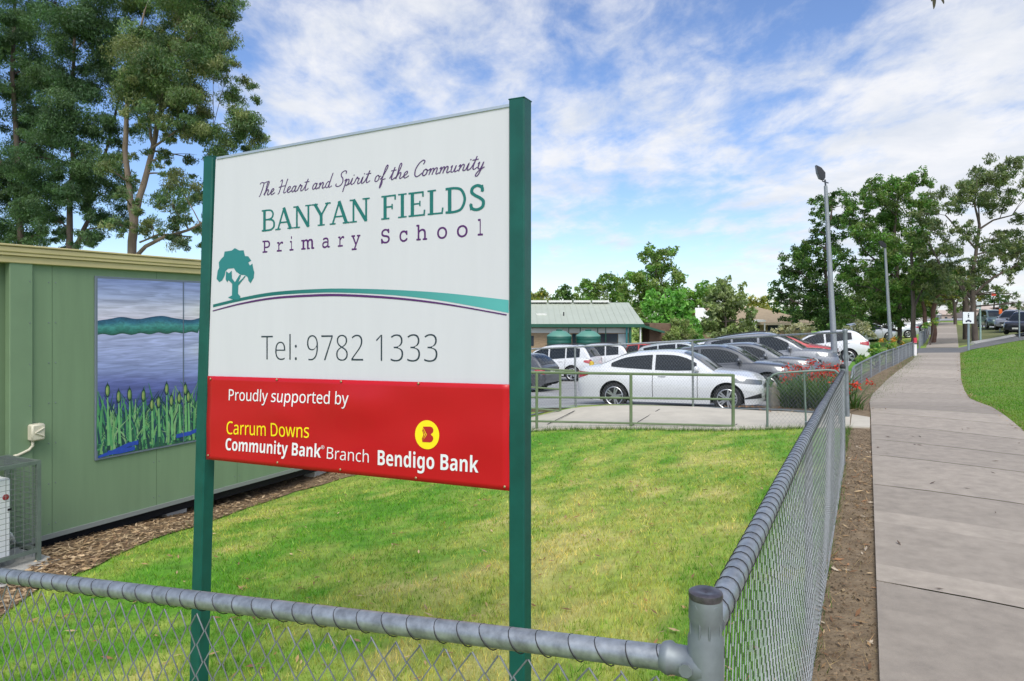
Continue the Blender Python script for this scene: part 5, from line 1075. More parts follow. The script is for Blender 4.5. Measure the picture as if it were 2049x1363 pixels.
def car(kind, colr, x, y, heading, label, zoff=0.0, scale=1.0, cat='car', group='cars in the school car park', pitch=True):
    key = (kind, colr); z = None; c, s = math.cos(heading), math.sin(heading); f_, r_ = Vector((c, s, 0)), Vector((-s, c, 0))
    p = Vector((x, y, 0)); zf = gz(*(p+f_*1.4)[:2]); zb_ = gz(*(p-f_*1.4)[:2]); z = (zf+zb_)/2+.02+zoff
    o = thing('parked_car', (x, y, z), label, cat, group, heading); o.rotation_euler = (0, -math.atan2(zf-zb_, 2.8), heading); o.scale = (scale,)*3
    if key not in CARS:
        lst = []
        for nm, mb, mt, ang, subs in car_parts(kind, PAINT[colr]):
            me = mb.mesh(nm); me.materials.append(mt)
            if ang: me.polygons.foreach_set('use_smooth', [True]*len(me.polygons)); me.set_sharp_from_angle(angle=rad(ang))
            sl_ = []
            for sn, sm, smt, sa in (subs or []):
                m2 = sm.mesh(sn); m2.materials.append(smt)
                if sa: m2.polygons.foreach_set('use_smooth', [True]*len(m2.polygons)); m2.set_sharp_from_angle(angle=rad(sa))
                sl_.append((sn, m2))
            lst.append((nm, me, sl_))
        CARS[key] = lst
    for nm, me, subs in CARS[key]:
        po = bpy.data.objects.new(nm, me); COL.objects.link(po); po.parent = o
        for sn, m2 in subs: so_ = bpy.data.objects.new(sn, m2); COL.objects.link(so_); so_.parent = po
    return o
HR = math.atan2(-UX, UY)            # nose towards the path
HL = HR+math.pi
def car_px(kind, colr, px, Y, hd, label, **k):
    x = (px-CX)/F*Y; return car(kind, colr, x, Y, hd, label, **k)
car_px('sedan', 'white', 1353, 17.9, HR+.02, 'white sedan parked side on behind the wire fence', zoff=-.03, scale=.98)
car_px('sedan', 'darkgrey', 1441, 20.3, HR, 'dark grey sedan parked beyond the white sedan', zoff=.06)
car_px('sedan', 'grey', 1497, 22.6, HR, 'mid grey sedan between the dark sedan and the silver wagon', zoff=.0)
car_px('suv', 'silver', 1540, 25.2, HR, 'silver grey wagon with long dark side windows in the row of parked cars', zoff=-.10, scale=1.04)
car_px('hatch', 'red', 1572, 29.0, HR, 'red hatchback half hidden behind the silver wagon near the lamp post', zoff=.02)
car_px('hatch', 'white', 1640, 33.0, HL, 'white car with red tail lamps behind the lamp post', zoff=-.1, scale=1.05)
car_px('suv', 'white', 1108, 34.0, HL, 'white four wheel drive with tail lamps towards the fence, by the water tanks', zoff=.0)
car_px('suv', 'white', 1184, 38.0, HL+.1, 'white four wheel drive below the second water tank', zoff=.0)
car_px('hatch', 'darkgrey', 1008, 27.0, HL, 'dark hatchback beside the green sign post at the end of the car park', zoff=-.05)
car_px('hatch', 'red', 1302, 38.0, HR, 'red car roof showing over the white sedan', zoff=.15)
car_px('suv', 'pale', 1372, 33.0, HR, 'pale silver four wheel drive behind the dark sedan roof', zoff=-.15)
car_px('suv', 'white', 1446, 40.0, HR, 'white car roof in the far row below the grey green tree', zoff=-.2)
car_px('hatch', 'pale', 1520, 46.0, HR, 'pale hatchback in the far row near the tan roofed building', zoff=.0)
car_px('suv', 'white', 1735, 60.0, HR+.6, 'white four wheel drive in the shade under the trees', group='cars under the trees')
car_px('sedan', 'pale', 1775, 62.0, HL+.4, 'silver sedan between the tree trunks', group='cars under the trees')
car_px('sedan', 'grey', 1812, 70.0, HL+.2, 'grey sedan deep in the shade beyond the brown trunk', group='cars under the trees')
RD = math.atan2(-.8, -.55)
car_px('suv', 'green', 1987, 66.0, -math.pi/2-.35, 'dark green car facing along the road beside the person in pink', group='cars parked on the road', zoff=.1)
car_px('suv', 'silver', 2028, 60.0, -math.pi/2-.9, 'silver four wheel drive behind the black car on the road', group='cars parked on the road', zoff=.15)
car_px('suv', 'black', 2052, 52.0, -math.pi/2-.9, 'black four wheel drive parked by the road kerb', group='cars parked on the road', zoff=.12)
# ================================================================ TREES AND PLANTS
barkm = M('gum_bark', (.20, .155, .115), .85, var=.5, scale=2.5, bump=.5, bscale=14, stretch=(1, 1, .3)); dbark = M('dark_bark', (.11, .085, .07), .9, var=.5, scale=3, bump=.7, bscale=16, stretch=(1, 1, .3))
leafm = leafmat('tree_leaves', .45, .4)
def leaves_mesh(name, cen, rad_, n_, size, aspect, pal, seed, droop=.0, sub=7, flat=.85):
    r = np.random.default_rng(seed); P_ = []; C_ = []; pal = np.array(pal)
    for c, R_, n in zip(cen, rad_, n_):
        k = max(3, int(sub*r.uniform(.8, 1.3))); d = r.normal(size=(k, 3)); d /= np.linalg.norm(d, axis=1)[:, None]; sc = c + d*R_*r.uniform(.25, .92, k)[:, None]*np.array([1, 1, flat])
        w = r.uniform(.5, 1.5, k); w /= w.sum(); idx = r.choice(k, n, p=w); rr_ = R_*r.uniform(.32, .66, k)
        g = r.normal(size=(n, 3)); g /= np.linalg.norm(g, axis=1)[:, None]; P_.append(sc[idx]+g*rr_[idx][:, None]*(r.random(n)**.5)[:, None]*np.array([1.1, 1.1, .8]))
        tone = r.uniform(.7, 1.25, k)[idx]; pc = pal[r.integers(0, len(pal), k)][idx]*.6 + pal[r.integers(0, len(pal), n)]*.4; C_.append(pc*tone[:, None]*r.uniform(.65, 1.35, n)[:, None])
    P_ = np.concatenate(P_); C_ = np.concatenate(C_)*np.array([2.05, 2.0, 1.95]); n = len(P_)
    d = r.normal(size=(n, 3)); d[:, 2] -= droop*2; d /= np.linalg.norm(d, axis=1)[:, None]; q = r.normal(size=(n, 3)); s = np.cross(d, q); s /= np.linalg.norm(s, axis=1)[:, None]
    l = (size*r.uniform(.6, 1.4, n))[:, None]; w = l*aspect
    V = np.stack([P_-d*l/2, P_+s*w/2, P_+d*l/2, P_-s*w/2], 1)
    return mesh_np(name, V.reshape(-1, 3), np.arange(4*n).reshape(-1, 4), np.repeat(C_, 4, 0))
def tree(name, label, cat, Y, trunk, clumps, leaf, aspect, pal, dens=1.0, bark=None, group=None, droop=.3, depth=1.0, seed=1, trunk_r=(.25, .08), sub=7, twigs=True, fill=2, grow=1.12):
    """trunk: list of limbs, each a pixel polyline [(px, py, r in px)] at distance Y; clumps: (px, py, r px)"""
    rr = random.Random(seed); b0 = trunk[0][0]; base = at(b0[0], b0[1], Y); base.z = min(base.z, gz(base.x, base.y)-.05)
    o = thing(name, base, label, cat, group); limbs = []
    mb = MB()
    for li, tr_ in enumerate(trunk):
        dy = 0 if li == 0 else rr.uniform(-1, 1)*depth*.8; pts = []; rs_ = []
        for i, (x, y, r) in enumerate(tr_):
            p = at(x, y, Y); p.y += dy*i/max(1, len(tr_)-1); pts.append(p); rs_.append(r/F*Y*(.64 if Y < 35 else .55))
        if li == 0: pts[0] = base.copy()
        if len(pts) > 2:
            q = []; qr = []
            for i in range(len(pts)-1):
                for k in range(3): t = k/3; q.append(pts[i].lerp(pts[i+1], t)+Vector((rr.gauss(0, .12), rr.gauss(0, .12), 0))*rs_[i]); qr.append(rs_[i]*(1-t)+rs_[i+1]*t)
            q.append(pts[-1]); qr.append(rs_[-1]); pts, rs_ = q, qr
        mb.tube(pts, rs_, 9); limbs += list(zip(pts, rs_))
    cen = []; rd = []; nn = []; more = [(x+math.cos(a_)*r*q_*1.15, y+math.sin(a_)*r*q_*.9+r*.1, r*rr.uniform(.6, .85)) for (x, y, r) in clumps for a_, q_ in [(rr.uniform(0, 6.283), rr.uniform(.6, 1.1)) for _ in range(fill)]]
    for ci, (x, y, r) in enumerate([(x, y, r*grow) for x, y, r in clumps]+more):
        p = at(x, y, Y); Rm = r/F*Y; p.y += rr.uniform(-1, 1)*depth; cen.append(np.array(p)); rd.append(Rm); nn.append(max(12, int(LEAFX*dens*Rm*Rm*3.6/(leaf*leaf*aspect))))
        if twigs and ci < len(clumps):
            best = min(limbs, key=lambda l: (l[0]-p).length + (1.5*max(0, l[0].z-p.z)))
            a = best[0]; m = a.lerp(p, .55)+Vector((rr.uniform(-.1, .1), rr.uniform(-.1, .1), .12))*Rm; r0 = min(best[1]*.6, .035*max(1, Y/30)+.02*Rm); tip = p+Vector((0, 0, .1*Rm)); mb.tube([a, a.lerp(m, .5)+Vector((0, 0, .04*Rm)), m, tip], [r0, r0*.8, r0*.6, r0*.25], 5)
            for k in range(3): e = p+Vector((rr.uniform(-1, 1), rr.uniform(-1, 1), rr.uniform(-.6, .8)))*Rm*.75; mb.tube([m, m.lerp(e, .6)+Vector((0, 0, .1*Rm)), e], [r0*.45, r0*.3, r0*.12], 4)
    smooth_angle(mb.build('trunk', bark or barkm, o), 60)
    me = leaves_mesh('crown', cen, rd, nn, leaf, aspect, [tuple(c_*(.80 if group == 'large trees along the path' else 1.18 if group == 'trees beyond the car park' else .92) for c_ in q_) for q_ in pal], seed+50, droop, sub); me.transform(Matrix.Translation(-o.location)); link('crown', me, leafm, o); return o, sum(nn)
GUM = [(.050, .095, .040), (.068, .12, .046), (.09, .135, .058), (.036, .07, .034), (.14, .15, .07)]; GUMD = [(.036, .074, .036), (.050, .095, .042), (.066, .108, .052), (.026, .056, .028)]
OLIVE = [(.085, .12, .038), (.125, .155, .055), (.06, .095, .032), (.15, .165, .07)]; MID = [(.05, .12, .025), (.08, .16, .03), (.035, .085, .022), (.11, .17, .04)]; BRIGHT = [(.065, .165, .03), (.095, .21, .045), (.045, .12, .025), (.13, .23, .06)]
DARK = [(.022, .06, .018), (.04, .085, .022), (.06, .11, .03), (.018, .045, .016)]; YEL = [(.16, .16, .03), (.11, .13, .03), (.22, .18, .05), (.08, .10, .03)]; GREY = [(.095, .125, .06), (.13, .155, .08), (.07, .095, .048), (.155, .17, .09)]
cnt = 0; LEAFX = 3.6
# --- three gums behind the portable
o, n = tree('gum_tree', 'tall forked gum tree with pale trunk rising behind the green building', 'tree', 26,
  [[(262, 700, 14), (262, 505, 13), (268, 440, 13), (262, 400, 9), (250, 300, 8), (256, 200, 6), (268, 110, 4), (290, 20, 3)], [(268, 440, 11), (285, 370, 9), (300, 300, 8), (316, 220, 7), (322, 140, 4), (345, 40, 3)], [(285, 370, 6), (300, 290, 5), (285, 240, 4), (300, 180, 3)], [(264, 520, 7), (300, 495, 6), (345, 478, 5), (400, 466, 4), (440, 450, 3)], [(300, 300, 4), (350, 260, 3), (420, 250, 2)], [(280, 485, 3), (330, 470, 2.5), (400, 478, 2)]],
  [(400, 40, 55), (330, 30, 60), (455, 125, 34), (470, 165, 22), (415, 150, 42), (350, 130, 55), (300, 140, 50), (265, 80, 55), (430, 90, 35), (410, 215, 40), (470, 255, 42), (515, 285, 26), (440, 285, 36), (365, 200, 40), (330, 240, 26), (390, 260, 30), (395, 385, 34), (370, 410, 26), (385, 445, 22), (375, 495, 20), (262, 455, 18), (310, 450, 22), (290, 400, 14), (250, 350, 20), (225, 320, 22), (330, 320, 18), (300, 230, 24), (345, 300, 15), (280, 180, 36), (380, -60, 60), (300, -70, 70), (430, -10, 34), (345, 350, 14), (365, 460, 14)],
  .125, .24, GUM, 1.15, seed=3, depth=1.6, droop=.5, group='gum trees behind the green building', fill=3); cnt += n
o, n = tree('gum_tree', 'dark leaved gum with two slim trunks left of the forked one', 'tree', 28,
  [[(135, 700, 11), (138, 495, 10), (140, 400, 8), (146, 330, 7), (143, 200, 6), (150, 60, 4)], [(150, 500, 9), (166, 440, 6), (160, 380, 5), (190, 280, 4), (205, 170, 3)]],
  [(110, 40, 60), (190, 70, 58), (215, 160, 52), (130, 150, 50), (170, 235, 50), (225, 255, 36), (100, 250, 42), (185, 320, 46), (215, 385, 34), (125, 370, 42), (165, 430, 36), (215, 450, 22), (100, 440, 30), (190, 480, 18), (80, 180, 36), (160, -50, 70), (60, -30, 60), (90, 330, 34), (235, 20, 45), (150, 470, 24)],
  .125, .25, GUMD, 1.15, dbark, seed=5, depth=1.6, droop=.45, group='gum trees behind the green building', fill=3); cnt += n
o, n = tree('gum_tree', 'densest gum at the frame edge above the cream fascia', 'tree', 30,
  [[(40, 700, 12), (42, 480, 10), (36, 350, 8), (25, 150, 6), (30, -40, 4)], [(38, 400, 7), (5, 300, 6), (-40, 200, 4)]],
  [(20, 40, 60), (40, 130, 52), (-20, 150, 60), (30, 220, 50), (55, 290, 36), (5, 300, 50), (45, 360, 42), (10, 410, 44), (60, 430, 34), (30, 475, 30), (-40, 360, 60), (-60, 60, 70), (80, 480, 22), (-50, 470, 50), (75, 390, 26)],
  .13, .25, GUMD, 1.2, dbark, seed=8, depth=1.6, droop=.45, group='gum trees behind the green building', fill=3); cnt += n
# --- trees beyond the car park
G2 = 'trees beyond the car park'
def t2(label, Y, cx_, ytop, ybot, clumps, pal, leaf=.27, bark=dbark, seed=1, dens=1.0, name='bushy_tree', tr=5, asp=.42, droop=.1, cat='tree', grp=G2):
    global cnt
    ym = (ytop+ybot)/2; o, n = tree(name, label, cat, Y, [[(cx_, ybot, tr), (cx_+2, ym+ (ybot-ym)*.3, tr*.8), (cx_-2, ym, tr*.6), (cx_+2, ytop+12, tr*.25)]], clumps, leaf, asp, pal, dens, bark, grp, droop, 1.6*Y/70, seed, fill=3, grow=1.15); cnt += n
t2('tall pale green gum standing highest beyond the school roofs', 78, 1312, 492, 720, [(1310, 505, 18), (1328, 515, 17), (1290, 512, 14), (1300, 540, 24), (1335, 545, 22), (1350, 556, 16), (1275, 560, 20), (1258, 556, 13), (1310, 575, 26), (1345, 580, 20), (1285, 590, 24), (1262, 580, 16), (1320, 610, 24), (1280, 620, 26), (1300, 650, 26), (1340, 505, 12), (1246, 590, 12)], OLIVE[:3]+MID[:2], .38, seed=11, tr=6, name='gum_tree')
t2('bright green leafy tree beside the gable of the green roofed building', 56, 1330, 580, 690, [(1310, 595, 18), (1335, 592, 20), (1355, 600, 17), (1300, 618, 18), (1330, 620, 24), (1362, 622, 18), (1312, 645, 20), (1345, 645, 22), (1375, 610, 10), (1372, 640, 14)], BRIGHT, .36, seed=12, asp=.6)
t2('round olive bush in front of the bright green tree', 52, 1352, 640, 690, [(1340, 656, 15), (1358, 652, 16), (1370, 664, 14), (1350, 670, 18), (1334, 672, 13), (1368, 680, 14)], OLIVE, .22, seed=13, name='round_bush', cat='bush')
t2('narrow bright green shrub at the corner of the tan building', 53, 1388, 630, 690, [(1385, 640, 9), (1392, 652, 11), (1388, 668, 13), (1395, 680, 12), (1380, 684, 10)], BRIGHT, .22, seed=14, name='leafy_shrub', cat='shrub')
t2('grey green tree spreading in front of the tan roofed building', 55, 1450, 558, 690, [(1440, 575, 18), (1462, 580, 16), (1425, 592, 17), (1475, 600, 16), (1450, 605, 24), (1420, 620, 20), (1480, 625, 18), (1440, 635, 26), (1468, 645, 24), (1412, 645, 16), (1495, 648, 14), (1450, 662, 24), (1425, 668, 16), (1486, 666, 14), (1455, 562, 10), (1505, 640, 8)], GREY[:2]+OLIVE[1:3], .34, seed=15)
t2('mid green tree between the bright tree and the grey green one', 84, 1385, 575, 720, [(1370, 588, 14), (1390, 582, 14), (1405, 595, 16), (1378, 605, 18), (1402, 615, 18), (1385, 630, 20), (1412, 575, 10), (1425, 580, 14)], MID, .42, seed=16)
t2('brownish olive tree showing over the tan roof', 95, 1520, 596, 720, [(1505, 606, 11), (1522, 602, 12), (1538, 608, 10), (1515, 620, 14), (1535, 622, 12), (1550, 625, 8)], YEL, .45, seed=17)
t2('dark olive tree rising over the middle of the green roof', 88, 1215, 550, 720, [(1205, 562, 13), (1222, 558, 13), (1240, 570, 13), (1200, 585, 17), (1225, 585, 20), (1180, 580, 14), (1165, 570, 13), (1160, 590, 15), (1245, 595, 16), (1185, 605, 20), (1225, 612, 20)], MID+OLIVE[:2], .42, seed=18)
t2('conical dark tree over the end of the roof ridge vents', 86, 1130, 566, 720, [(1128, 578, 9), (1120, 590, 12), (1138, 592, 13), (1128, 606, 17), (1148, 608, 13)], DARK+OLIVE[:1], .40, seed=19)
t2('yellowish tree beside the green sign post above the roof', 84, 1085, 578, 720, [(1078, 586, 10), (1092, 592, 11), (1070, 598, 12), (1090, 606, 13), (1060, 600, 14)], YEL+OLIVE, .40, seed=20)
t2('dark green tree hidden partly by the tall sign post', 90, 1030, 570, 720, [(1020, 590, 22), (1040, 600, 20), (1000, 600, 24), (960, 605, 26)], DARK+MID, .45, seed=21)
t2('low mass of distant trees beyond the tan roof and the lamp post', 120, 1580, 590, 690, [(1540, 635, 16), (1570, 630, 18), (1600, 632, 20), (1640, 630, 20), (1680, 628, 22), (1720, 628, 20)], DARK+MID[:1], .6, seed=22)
# --- the big trees by the path
G3 = 'large trees along the path'
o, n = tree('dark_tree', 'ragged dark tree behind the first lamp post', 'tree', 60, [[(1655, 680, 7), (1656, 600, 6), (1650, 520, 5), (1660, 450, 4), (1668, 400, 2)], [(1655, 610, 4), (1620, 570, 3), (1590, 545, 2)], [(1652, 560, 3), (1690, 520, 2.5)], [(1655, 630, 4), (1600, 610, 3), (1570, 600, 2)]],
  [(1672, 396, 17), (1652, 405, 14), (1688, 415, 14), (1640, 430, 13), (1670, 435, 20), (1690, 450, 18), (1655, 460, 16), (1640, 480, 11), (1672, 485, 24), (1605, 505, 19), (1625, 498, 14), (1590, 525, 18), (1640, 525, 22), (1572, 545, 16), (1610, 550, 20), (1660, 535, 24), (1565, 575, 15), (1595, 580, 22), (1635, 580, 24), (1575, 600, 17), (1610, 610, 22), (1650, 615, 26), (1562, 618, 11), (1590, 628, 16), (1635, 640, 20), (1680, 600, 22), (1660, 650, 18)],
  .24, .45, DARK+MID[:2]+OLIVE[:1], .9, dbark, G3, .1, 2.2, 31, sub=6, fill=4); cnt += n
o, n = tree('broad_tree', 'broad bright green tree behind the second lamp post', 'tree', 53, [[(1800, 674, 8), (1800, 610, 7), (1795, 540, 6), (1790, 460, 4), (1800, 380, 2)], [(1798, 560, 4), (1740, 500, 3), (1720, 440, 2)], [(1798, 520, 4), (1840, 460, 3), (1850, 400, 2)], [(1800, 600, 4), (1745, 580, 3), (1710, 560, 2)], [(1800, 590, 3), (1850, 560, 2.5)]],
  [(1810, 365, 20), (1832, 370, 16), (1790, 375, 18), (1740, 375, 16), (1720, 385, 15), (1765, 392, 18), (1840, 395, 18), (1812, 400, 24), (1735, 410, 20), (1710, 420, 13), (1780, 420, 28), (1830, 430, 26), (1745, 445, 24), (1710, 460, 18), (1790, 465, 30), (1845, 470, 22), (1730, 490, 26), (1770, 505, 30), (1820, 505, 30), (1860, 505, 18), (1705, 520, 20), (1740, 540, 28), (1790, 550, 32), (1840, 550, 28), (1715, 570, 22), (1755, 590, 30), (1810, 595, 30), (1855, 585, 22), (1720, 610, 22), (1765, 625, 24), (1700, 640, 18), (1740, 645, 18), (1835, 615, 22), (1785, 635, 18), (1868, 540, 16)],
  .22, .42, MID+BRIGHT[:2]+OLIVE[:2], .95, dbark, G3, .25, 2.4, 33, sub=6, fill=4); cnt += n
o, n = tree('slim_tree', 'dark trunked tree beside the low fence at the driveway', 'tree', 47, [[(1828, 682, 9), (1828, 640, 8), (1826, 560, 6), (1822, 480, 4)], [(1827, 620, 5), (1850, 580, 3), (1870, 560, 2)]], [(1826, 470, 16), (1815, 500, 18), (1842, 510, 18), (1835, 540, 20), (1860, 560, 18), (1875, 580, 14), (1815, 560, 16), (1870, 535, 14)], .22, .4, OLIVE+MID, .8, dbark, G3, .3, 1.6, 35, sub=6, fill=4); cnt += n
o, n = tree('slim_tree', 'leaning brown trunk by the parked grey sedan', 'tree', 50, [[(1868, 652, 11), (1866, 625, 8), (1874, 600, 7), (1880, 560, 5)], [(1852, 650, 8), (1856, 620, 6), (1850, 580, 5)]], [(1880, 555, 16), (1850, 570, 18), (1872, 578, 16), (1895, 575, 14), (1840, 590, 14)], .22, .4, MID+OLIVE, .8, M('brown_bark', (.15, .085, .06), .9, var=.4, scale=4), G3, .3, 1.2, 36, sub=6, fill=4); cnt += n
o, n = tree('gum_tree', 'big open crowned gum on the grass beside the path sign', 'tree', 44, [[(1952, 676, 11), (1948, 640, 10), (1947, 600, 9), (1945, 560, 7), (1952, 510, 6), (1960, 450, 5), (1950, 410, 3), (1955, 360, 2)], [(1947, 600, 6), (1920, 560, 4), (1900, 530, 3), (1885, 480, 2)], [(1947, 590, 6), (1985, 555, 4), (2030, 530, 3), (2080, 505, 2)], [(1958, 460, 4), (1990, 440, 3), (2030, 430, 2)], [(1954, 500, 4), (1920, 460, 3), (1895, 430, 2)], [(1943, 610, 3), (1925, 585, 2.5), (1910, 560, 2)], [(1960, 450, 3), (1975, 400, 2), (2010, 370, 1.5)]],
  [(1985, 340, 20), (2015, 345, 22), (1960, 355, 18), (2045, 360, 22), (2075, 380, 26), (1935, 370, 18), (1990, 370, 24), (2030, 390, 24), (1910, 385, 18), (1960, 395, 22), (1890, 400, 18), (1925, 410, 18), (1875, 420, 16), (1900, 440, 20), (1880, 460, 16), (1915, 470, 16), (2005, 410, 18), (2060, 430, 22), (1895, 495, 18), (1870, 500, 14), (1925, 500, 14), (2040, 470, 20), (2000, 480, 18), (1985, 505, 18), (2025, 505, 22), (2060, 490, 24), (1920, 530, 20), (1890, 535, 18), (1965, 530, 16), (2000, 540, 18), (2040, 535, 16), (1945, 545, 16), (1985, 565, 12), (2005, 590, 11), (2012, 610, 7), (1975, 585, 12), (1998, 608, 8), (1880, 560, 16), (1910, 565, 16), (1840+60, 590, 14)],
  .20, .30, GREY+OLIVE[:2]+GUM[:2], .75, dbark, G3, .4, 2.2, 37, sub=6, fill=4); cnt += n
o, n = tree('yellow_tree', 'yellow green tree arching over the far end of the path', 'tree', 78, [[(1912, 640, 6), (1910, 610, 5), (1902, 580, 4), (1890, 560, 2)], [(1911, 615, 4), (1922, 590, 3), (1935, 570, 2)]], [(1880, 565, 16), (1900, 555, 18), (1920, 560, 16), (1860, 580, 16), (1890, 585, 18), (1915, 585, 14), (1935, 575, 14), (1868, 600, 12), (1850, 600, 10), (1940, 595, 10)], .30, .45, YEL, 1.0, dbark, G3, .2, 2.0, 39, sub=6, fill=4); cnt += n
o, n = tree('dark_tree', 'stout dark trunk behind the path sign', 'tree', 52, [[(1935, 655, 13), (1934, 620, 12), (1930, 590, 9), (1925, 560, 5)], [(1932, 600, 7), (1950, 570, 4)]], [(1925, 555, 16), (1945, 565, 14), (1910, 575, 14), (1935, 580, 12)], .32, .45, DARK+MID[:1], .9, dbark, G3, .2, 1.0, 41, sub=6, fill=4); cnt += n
for px, ytop, lab, sd_, pal in ((1745, 540, 'dense green tree filling the gap behind the second lamp post', 61, MID+OLIVE[:2]), (1838, 520, 'olive tree standing behind the low fence beyond the driveway', 62, OLIVE+MID[:2]), (1990, 560, 'dark tree across the verge behind the orange crossing flag', 63, DARK+MID)):
    t2(lab, 92, px, ytop, 690, [(px+dx, ytop+dy, r) for dx, dy, r in ((0, 14, 18), (-24, 30, 20), (24, 28, 20), (-40, 58, 20), (0, 50, 28), (40, 56, 20), (-20, 82, 24), (22, 84, 24), (-46, 92, 18), (48, 90, 16))] if px != 1990 else [(px+dx, ytop+dy, r) for dx, dy, r in ((0, 22, 9), (-8, 34, 9), (9, 34, 8), (0, 46, 9))], pal, .30, seed=sd_, grp='large trees along the path')
# --- shrubs and flower bed
def shrub(name, label, cat, pts, pal, leaf, asp, dens=1.0, droop=.0, seed=1, group=None, depth=.3, flat=.8):
    c0 = pts[0]; b = ghit(c0[0], c0[1]) if len(c0) == 2 else at(c0[0], c0[1], c0[2]); Y = b.y if len(c0) == 2 else c0[2]; b.z = gz(b.x, b.y)
    o = thing(name, b, label, cat, group); r = random.Random(seed); cen = []; rd = []; nn = []; mb = MB()
    for (x, y, R_) in pts[1:]:
        p = at(x, y, Y); p.y += r.uniform(-1, 1)*depth; cen.append(np.array(p)); Rm = R_/F*Y; rd.append(Rm); nn.append(max(10, int(5*dens*Rm*Rm*3.6/(leaf*leaf*asp))))
        mb.tube([b+Vector((r.uniform(-.05, .05), r.uniform(-.05, .05), 0)), b.lerp(p, .5)+Vector((0, 0, .05)), p], [.025, .018, .006], 5)
    mb.build('stem', dbark, o); me = leaves_mesh('foliage', cen, rd, nn, leaf, asp, pal, seed+70, droop, 6, flat); me.transform(Matrix.Translation(-o.location)); link('foliage', me, leafm, o); return o
SILV = [(.17, .18, .11), (.22, .22, .15), (.12, .14, .08), (.26, .24, .17)]
shrub('silver_shrub', 'grey green shrub mass behind the lamp post and white car', 'shrub', [(1715, 690, 40), (1700, 660, 14), (1718, 652, 15), (1735, 662, 14), (1712, 672, 16), (1745, 672, 12), (1690, 676, 12)], SILV, .16, .35, 1, seed=2)
shrub('silver_shrub', 'beige grey mound of shrub before the tan building windows', 'shrub', [(1590, 672, 50), (1545, 662, 9), (1565, 656, 11), (1585, 654, 12), (1605, 656, 11), (1625, 660, 9), (1575, 664, 10), (1600, 666, 10), (1530, 666, 7)], SILV, .2, .4, 1, seed=3)
shrub('leafy_shrub', 'lush bright green clump behind the low curved fence', 'shrub', [(1755, 735, 26), (1720, 716, 10), (1742, 704, 12), (1762, 696, 12), (1778, 690, 10), (1750, 716, 12), (1730, 726, 10), (1770, 708, 10)], BRIGHT[:3]+YEL[:1], .16, .22, 1.1, .0, 4)
shrub('leafy_shrub', 'green and orange leaved shrub by the second lamp post', 'shrub', [(1795, 712, 34), (1790, 682, 10), (1772, 680, 8), (1803, 688, 9), (1785, 694, 9)], MID+[(.35, .14, .03), (.40, .18, .04)], .16, .3, 1, 0, 5)
shrub('leafy_shrub', 'light green hedge plant where the path meets the trees', 'shrub', [(1862, 664, 44), (1858, 650, 7), (1868, 644, 7), (1850, 656, 6), (1876, 638, 6)], BRIGHT+YEL[:1], .16, .4, 1, 0, 6)
red_fl = M('red_petals', (.62, .05, .02), .5); flow = leafmat('red_flowers', .5, .25)
def strap_plant(px, py, Y, h, n, seed, label, nf):
    b = at(px, py, Y); b.z = gz(b.x, b.y)+.02; o = thing('red_flower_plant', b, label, 'plant', 'red flowering plants by the gate'); r = random.Random(seed); V = []; C = []; Fx = []
    pal = MID+BRIGHT[:2]+OLIVE[:1]
    for i in range(n):
        a = r.uniform(0, 6.283); L_ = h*r.uniform(.55, 1.1); lean = r.uniform(.25, 1.25); w = r.uniform(.007, .016); d = Vector((math.cos(a), math.sin(a), 0)); s = Vector((-d.y, d.x, 0))*w; c = np.array(r.choice(pal))*r.uniform(.6, 1.4); st = d*r.uniform(0, .22)+Vector((0, 0, 0)); m0 = len(V)
        for k in range(5): t = k/4; p = b+st+d*(L_*lean*t**1.7)+Vector((0, 0, L_*(t-.32*lean*t**2.4))); wi = s*(1-.9*t**2); V += [tuple(p-wi), tuple(p+wi)]; C += [c, c]
        Fx += [(m0+2*k, m0+2*k+1, m0+2*k+3, m0+2*k+2) for k in range(4)]
    me = mesh_np('foliage', V, Fx, np.array(C)); me.transform(Matrix.Translation(-o.location)); link('foliage', me, leafm, o)
    for i in range(max(1, int(nf*.85))):
        a = r.uniform(0, 6.283); rr_ = r.uniform(.05, .42); hd = b+Vector((math.cos(a)*rr_, math.sin(a)*rr_, h*r.uniform(.62, 1.05))); mb = MB(); mb.tube([b+Vector((math.cos(a)*.05, math.sin(a)*.05, .1)), b.lerp(hd, .6)+Vector((0, 0, .05)), hd], .006, 4); so_ = mb.build('flower_stem', M_STEM, o)
        n2 = 26; q = np.random.default_rng(seed*100+i); c3 = np.array(hd)+q.normal(size=(n2, 3))*np.array([.05, .05, .035]); d3 = q.normal(size=(n2, 3)); d3 /= np.linalg.norm(d3, axis=1)[:, None]; s3 = np.cross(d3, q.normal(size=(n2, 3))); s3 /= np.linalg.norm(s3, axis=1)[:, None]
        VV = np.stack([c3-d3*.03, c3+s3*.016, c3+d3*.03, c3-s3*.016], 1).reshape(-1, 3); me = mesh_np('flower_head', VV, np.arange(4*n2).reshape(-1, 4), np.repeat(np.array([[.62, .045, .02]])*q.uniform(.6, 1.3, (n2, 1)), 4, 0)); me.transform(Matrix.Translation(-o.location)); link('flower_head', me, flow, so_)
M_STEM = M('flower_stem_green', (.06, .12, .03), .6)
